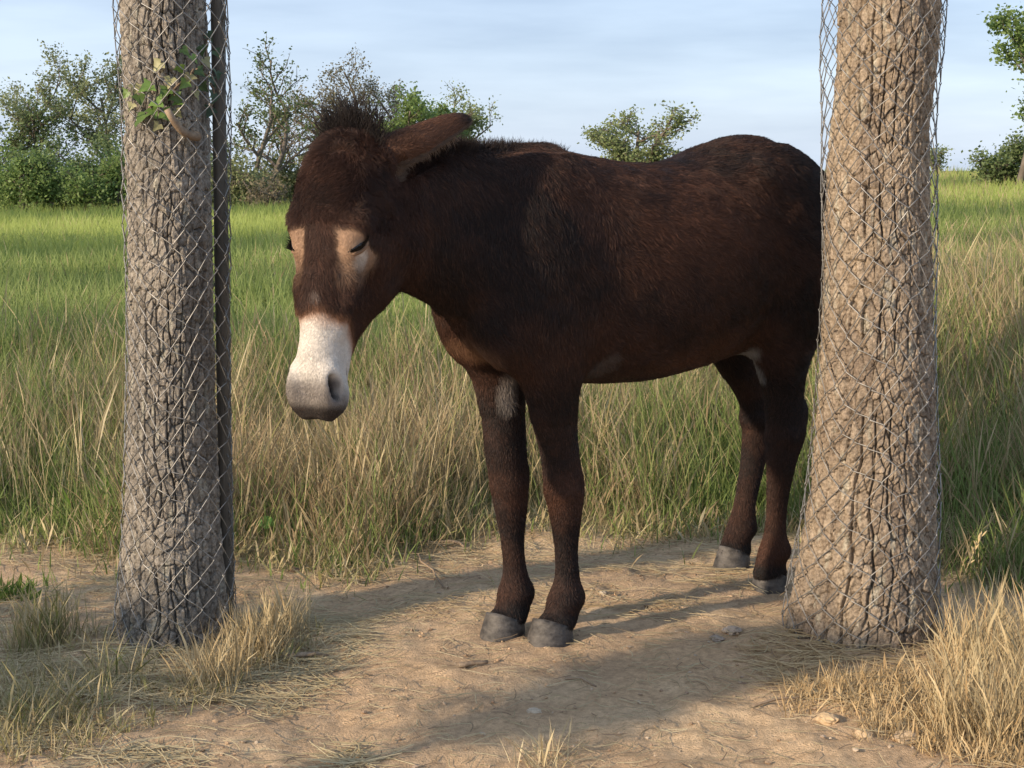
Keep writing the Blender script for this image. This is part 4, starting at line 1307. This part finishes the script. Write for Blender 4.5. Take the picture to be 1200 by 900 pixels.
rock('stone', 345, 668, .016, 'dark brown soil clod behind the ivy grown trunk', 10, (.16, .11, .075))

def stick(px0, py0, px1, py1, r, label, seed, lift=.012):
    R = np.random.default_rng(seed)
    a, b = at_ground(px0, py0), at_ground(px1, py1)
    t = np.linspace(0, 1, 8)
    P = a + (b - a) * t[:, None] + R.normal(0, np.linalg.norm(b - a) * .025, (8, 2))
    zz_ = gz(P[:, 0], P[:, 1]) + r * .8 + lift * np.sin(t * 3.1) * R.random()
    P3 = np.concatenate([P, zz_[:, None]], 1)
    c0 = P3[0].copy()
    acc = Acc(); tube(acc, P3 - c0, r * (1 - .4 * t), 7)
    o = link('stick', acc.mesh('stick'), M_STICK, None, c0)
    return tag(o, label, 'stick')
stick(538, 786, 572, 782, .008, 'short thick pale stick lying before the front hooves', 1)
stick(515, 632, 548, 642, .007, 'bent brown stick beside the green tuft', 2)
stick(660, 800, 700, 808, .004, 'thin twig on the bare path below the front hooves', 3)
stick(330, 772, 385, 770, .008, 'grey twig lying in straw right of the ivy grown trunk', 4)
stick(270, 604, 540, 640, .0032, 'long thin straw stalk lying across the path edge', 5, .03)
stick(880, 832, 950, 820, .004, 'thin stick in the sunlit dirt near the thick trunk', 6)
stick(470, 628, 520, 690, .004, 'thin twig leaning behind the far front leg', 7)

# tall seed stalk standing in the golden grass
sx, sy = at_ground(1112, 745)
root = empty('seed_stalk', (sx, sy, float(gz(sx, sy))))
tag(root, 'tallest pale oat like seed stalk rising from the golden grass', 'grass stalk')
acc = Acc()
t = np.linspace(0, 1, 9)
sp = np.stack([.02 * t + .055 * t ** 2, 0 * t, .27 * t], -1)
tube(acc, sp, .0018 * (1 - .5 * t), 5, (.45, .36, .2))
link('stem', acc.mesh('stem'), M_STRAW, root)
acc = Acc()
Rr = np.random.default_rng(77)
for k in range(16):
    f = .72 + .3 * k / 15
    p = np.array([.02 * f + .055 * f * f, 0, .27 * f])
    d = np.array([Rr.normal(.2, .35), Rr.normal(0, .3), 1.0]); d /= np.linalg.norm(d)
    tt = np.linspace(0, 1, 5)
    tube(acc, p + d * .022 * tt[:, None], .0026 * np.sin(tt * 2.9 + .12), 5, (.56, .45, .25))
link('seed_head', acc.mesh('seed_head'), M_STRAW, root)

# round-leaved weed by the path
wx, wy = at_ground(316, 634)
root = empty('weed', (wx, wy, float(gz(wx, wy))))
tag(root, 'low weed with one round bright green leaf at the path edge', 'plant')
def disc_leaf(c, r, nrm, col, parent, name='leaf'):
    nrm = np.array(nrm, float); nrm /= np.linalg.norm(nrm)
    u = np.cross(nrm, (0, 0.3, 1)); u /= np.linalg.norm(u); w = np.cross(nrm, u)
    a = np.arange(14) / 14 * 2 * math.pi
    rr = r * (1 + .10 * np.cos(2 * a + .4) + .06 * np.sin(5 * a))
    rim = np.array(c) + rr[:, None] * (np.cos(a)[:, None] * u + np.sin(a)[:, None] * w) + nrm * (.18 * r)
    V = np.concatenate([rim, [np.array(c)]])
    F = np.stack([np.arange(14), (np.arange(14) + 1) % 14, np.full(14, 14)], -1)
    link(name, mesh_np(name, V, [F], np.tile(col, (15, 1))), M_IVY, parent)
disc_leaf((-.01, -.01, .055), .026, (.1, -.75, .6), (.16, .36, .08), root)
disc_leaf((-.05, .01, .04), .013, (-.3, -.4, .8), (.12, .25, .06), root)
disc_leaf((.04, .01, .035), .012, (.3, -.4, .8), (.12, .25, .06), root)
acc = Acc()
for e_ in ((-.01, -.01, .055), (-.05, .01, .04), (.04, .01, .035)):
    tube(acc, np.array([(0, 0, -.01), (e_[0] * .4, e_[1] * .4, e_[2] * .6), e_]), .0016, 5)
link('stem', acc.mesh('stem'), M_STICK, root)

# ------------------------------------------------------------------ ivy on the left trunk
ivy_root = empty('ivy', (tree_l.location.x, YL, 1.35))
tag(ivy_root, 'ragged ivy sprig with pale and dark green leaves under the wire netting', 'ivy')
def ivy_leaf_mesh(name, R):
    ang = np.array([-90, -62, -38, -8, 12, 38, 58, 78, 90, 102, 122, 142, 168, 188, 218, 242]) * math.pi / 180
    rr = np.array([.18, .55, .62, .95, .55, .60, .62, .85, 1.15, .85, .62, .60, .55, .95, .62, .55])
    rr = rr * (1 + R.normal(0, .06, len(rr)))
    x, y = rr * np.cos(ang), rr * np.sin(ang) + .18
    z = .22 * np.abs(x) + .12 * R.normal(0, 1, len(x)) * .4 - .10 * y * y
    V = np.concatenate([np.stack([x, y, z], -1), [[0, .12, 0]]])
    n_ = len(x)
    F = np.stack([np.arange(n_), (np.arange(n_) + 1) % n_, np.full(n_, n_)], -1)
    return V, F
Ri = np.random.default_rng(88)
ivy_px = [(170, 135, 20), (183, 118, 17), (192, 132, 15), (163, 112, 14), (188, 74, 15), (176, 100, 17), (200, 92, 13), (205, 112, 14), (214, 58, 13), (225, 66, 11), (222, 88, 13), (218, 96, 12), (196, 106, 16), (210, 78, 11),
          (232, 82, 12), (240, 70, 14), (246, 92, 14), (250, 110, 15), (247, 128, 14), (236, 55, 12), (243, 40, 13), (252, 60, 12), (158, 100, 12), (150, 108, 11), (212, 120, 12), (228, 108, 11), (206, 130, 11), (236, 100, 12), (178, 128, 14), (254, 84, 13), (186, 146, 11), (155, 122, 10)]
ivy_pts = []
for k, (px, py, sz) in enumerate(ivy_px):
    p = at(px, py, YL - .10)
    cx0 = float(np.interp(p[2], prof_l[0], prof_l[1])); r0 = float(np.interp(p[2], prof_l[2], prof_l[3]))
    dx = p[0] - cx0
    rr_ = r0 + .012 + .012 * Ri.random()
    yy = YL - math.sqrt(max(rr_ ** 2 - dx ** 2, (.35 * rr_) ** 2)) if abs(dx) < rr_ else YL - .02 - .03 * Ri.random()
    P = at(px, py, yy)
    V, F = ivy_leaf_mesh('leaf', Ri)
    s_ = sz * 2.25e-3 * .72
    nrm = np.array([dx / r0 * .7, -1, .35]) + Ri.normal(0, .35, 3); nrm /= np.linalg.norm(nrm)
    u_ = np.cross((math.sin(k), 0.2, -1.0), nrm); u_ /= np.linalg.norm(u_); w_ = np.cross(nrm, u_)
    V = V * s_
    Wd = P + V[:, :1] * u_ + V[:, 1:2] * w_ + V[:, 2:3] * nrm
    t = Ri.random()
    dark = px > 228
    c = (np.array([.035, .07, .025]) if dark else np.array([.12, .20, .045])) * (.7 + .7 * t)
    if Ri.random() < .22: c = np.array([.34, .33, .16])
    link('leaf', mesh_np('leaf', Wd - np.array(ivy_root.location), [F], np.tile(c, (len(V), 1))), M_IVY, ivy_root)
    ivy_pts.append(P)
acc = Acc()
chain = [4, 7, 12, 1, 0]; chain2 = [20, 15, 16, 17, 18]; chain3 = [12, 10, 14, 16]
for ch in (chain, chain2, chain3):
    P = np.array([ivy_pts[i] + np.array([0, .012, 0]) for i in ch]) - np.array(ivy_root.location)
    tt = np.linspace(0, len(ch) - 1, 20)
    P = np.stack([np.interp(tt, range(len(ch)), P[:, c]) for c in range(3)], -1) + Ri.normal(0, .003, (20, 3))
    tube(acc, P, .003, 5)
link('stem', acc.mesh('stem'), M_STICK, ivy_root)
# broken branch stub growing from the trunk
a_, b_ = at(232, 160, YL - .085), at(196, 128, YL - .165)
acc = Acc(); t = np.linspace(0, 1, 8)
mid = np.stack([a_ + (b_ - a_) * v + np.array([0, -.012 * math.sin(v * 3), -.02 * math.sin(v * 3.1)]) for v in t])
tube(acc, mid - np.array(tree_l.location), .012 * (1 - .3 * t), 9)
link('branch_stub', acc.mesh('branch_stub'), M_STICK, tree_l)

# ------------------------------------------------------------------ trees and bushes behind the meadow
OL = ((.19, .22, .10), (.30, .33, .17)); GR = ((.13, .20, .06), (.24, .33, .11)); DK = ((.12, .165, .07), (.19, .25, .10)); PL = ((.18, .23, .09), (.30, .34, .16)); BR = ((.15, .13, .08), (.25, .21, .14))
def bg(px, top, base, dist, name, label, cat, seed, **kw):
    b = at(px, base, dist); t_ = at(px, top, dist)
    gzv = float(gz_base(b[0], dist))
    return make_tree(name, (b[0], dist, gzv - .05), (t_[2] - gzv), label, cat, seed, **kw)
G1 = 'trees behind the meadow'; G2 = 'bushes of the hedge'
bg(22, 30, 235, 34, 'tree', 'tall thin sapling with a small high crown above the hedge', 'tree', 801, nleaf=3400, lsize=0.068, spread=.75, cols=OL, r0=.05, first=.55, nb=(4, 5), group=G1)
bg(118, 45, 240, 36, 'tree', 'bushy olive tree seen left of the ivy grown trunk', 'tree', 802, nleaf=8840, lsize=0.072, spread=.95, cols=OL, r0=.07, stems=2, nb=(4, 5), group=G1)
bg(65, 105, 240, 35, 'tree', 'dark rounded small tree beneath the tall thin sapling', 'tree', 803, nleaf=3600, lsize=0.072, spread=1.0, cols=DK, r0=.06, stems=2, group=G1)
bg(290, 50, 240, 33, 'tree', 'half bare tree with leafy top right of the ivy grown trunk', 'tree', 804, nleaf=3570, lsize=0.068, spread=.75, cols=((.09, .13, .045), (.16, .20, .08)), r0=.075, nb=(4, 5), stems=2, group=G1)
bg(330, 115, 242, 35, 'tree', 'leafless grey twiggy tree in front of the donkey forehead', 'tree', 805, nleaf=850, lsize=0.056, spread=.9, cols=BR, r0=.05, stems=2, nb=(4, 5), group=G1)
bg(405, 75, 240, 37, 'tree', 'brownish budding tree behind the donkey forelock', 'tree', 806, nleaf=7140, lsize=0.060, spread=.85, cols=((.14, .13, .07), (.22, .20, .12)), r0=.07, stems=3, nb=(4, 5), group=G1)
bg(450, 58, 240, 38, 'tree', 'sparse pale tree with bare top twigs behind the forelock', 'tree', 807, nleaf=3060, lsize=0.056, spread=.6, cols=((.16, .15, .09), (.22, .21, .13)), r0=.06, nb=(4, 5), group=G1)
bg(500, 88, 240, 34, 'tree', 'bright green round tree above the donkey ear', 'tree', 808, nleaf=7820, lsize=0.068, spread=.85, cols=GR, r0=.07, stems=2, first=.45, group=G1)
bg(556, 100, 240, 36, 'tree', 'light airy tree right of the donkey ear', 'tree', 809, nleaf=3910, lsize=0.064, spread=.9, cols=PL, r0=.06, stems=2, group=G1)
bg(742, 122, 235, 33, 'tree', 'lone spreading pale green tree above the donkey back', 'tree', 810, nleaf=6120, lsize=0.068, spread=1.7, cols=PL, r0=.07, first=.35, nb=(4, 5), stems=4, group=G1)
bg(1192, -40, 215, 24, 'tree', 'open branched green tree right of the thick brown trunk', 'tree', 811, nleaf=7140, lsize=0.068, spread=.8, cols=GR, r0=.07, nb=(4, 5), first=.15, group=G1)
bg(1104, 160, 212, 36, 'bush', 'small pale green bush just right of the thick trunk', 'bush', 812, nleaf=850, lsize=0.064, spread=.8, cols=PL, r0=.03, stems=2, group=G2)
bg(1180, 150, 212, 25, 'bush', 'dense dark bush at the foot of the open branched tree', 'bush', 813, nleaf=3740, lsize=0.060, spread=1.0, cols=DK, r0=.03, stems=4, nb=(4, 5), first=.1, group=G2)
hb = [(-20, 148, 33, GR, 'broad bright bush under the dark rounded small tree'), (40, 165, 31, GR, 'leafy green bush before the tall thin sapling'), (88, 150, 32, DK, 'dark low bush before the bushy olive tree'), (135, 166, 31, GR, 'low green bush just left of the ivy grown trunk'),
      (175, 150, 34, DK, 'dark bush hidden behind the ivy grown trunk'), (272, 172, 32, OL, 'low olive bush beside the post'), (312, 196, 31, BR, 'brown twiggy bush below the leafless tree'), (352, 165, 34, OL, 'olive bush touching the donkey cheek'), (225, 158, 34, DK, 'dark bush right behind the post')]
for k, (px, top, dist, cl, lab) in enumerate(hb):
    bg(px, top, 246, dist, 'bush', lab, 'bush', 830 + k, nleaf=6500 if cl is not BR else 900, lsize=.07, spread=1.1, cols=cl, r0=.03, stems=5, nb=(4, 5), first=.08, lspread=.12, levels=2, group=G2)

# unseen things added left of the frame to shade the near ground; shapes guessed
shade_sapling = empty('sapling', (-1.80, 2.17, 0))  # invented shadow caster: thin stem, wider crown, out of view
tag(shade_sapling, 'unseen sapling added and shaped to shade the near path', 'sapling', G1)
acc = Acc(); t = np.linspace(0, 1, 9)
tube(acc, np.stack([.02 * np.sin(t * 4), .02 * np.cos(t * 5), -.1 + 1.3 * t], -1), .045 * (1 - .6 * t), 8)
Rs = np.random.default_rng(960); ends = []
for k in range(46):
    a = Rs.random() * 6.283; zb = .80 + .35 * Rs.random()
    d = np.array([math.cos(a), math.sin(a), Rs.uniform(-.1, .9)]); d /= np.linalg.norm(d)
    p0 = np.array([0, 0, zb]); p1 = p0 + d * Rs.uniform(.14, .25)
    tube(acc, np.array([p0, (p0 + p1) / 2 + Rs.normal(0, .01, 3), p1]), np.array([.008, .006, .003]), 4)
    ends.append((p0 + (p1 - p0) * .2, p1))
link('trunk', acc.mesh('trunk'), M_TWIG, shade_sapling)
V, Qd, c = leaves(ends, 2600, .055, GR, 961, .035)
link('crown', mesh_np('crown', V, [Qd], c, smooth=False), M_LEAF, shade_sapling)
make_tree('bush', (-2.15, 3.15, -.02), .85, 'unseen low bush added to shade the foot of the ivy grown trunk', 'bush', 950, nleaf=2600, lsize=.06, spread=1.2, levels=2, cols=GR, r0=.02, stems=7, nb=(5, 6), first=.05, lspread=.10, group=G2)  # out-of-view bush put here for its shade on trunk foot and dirt
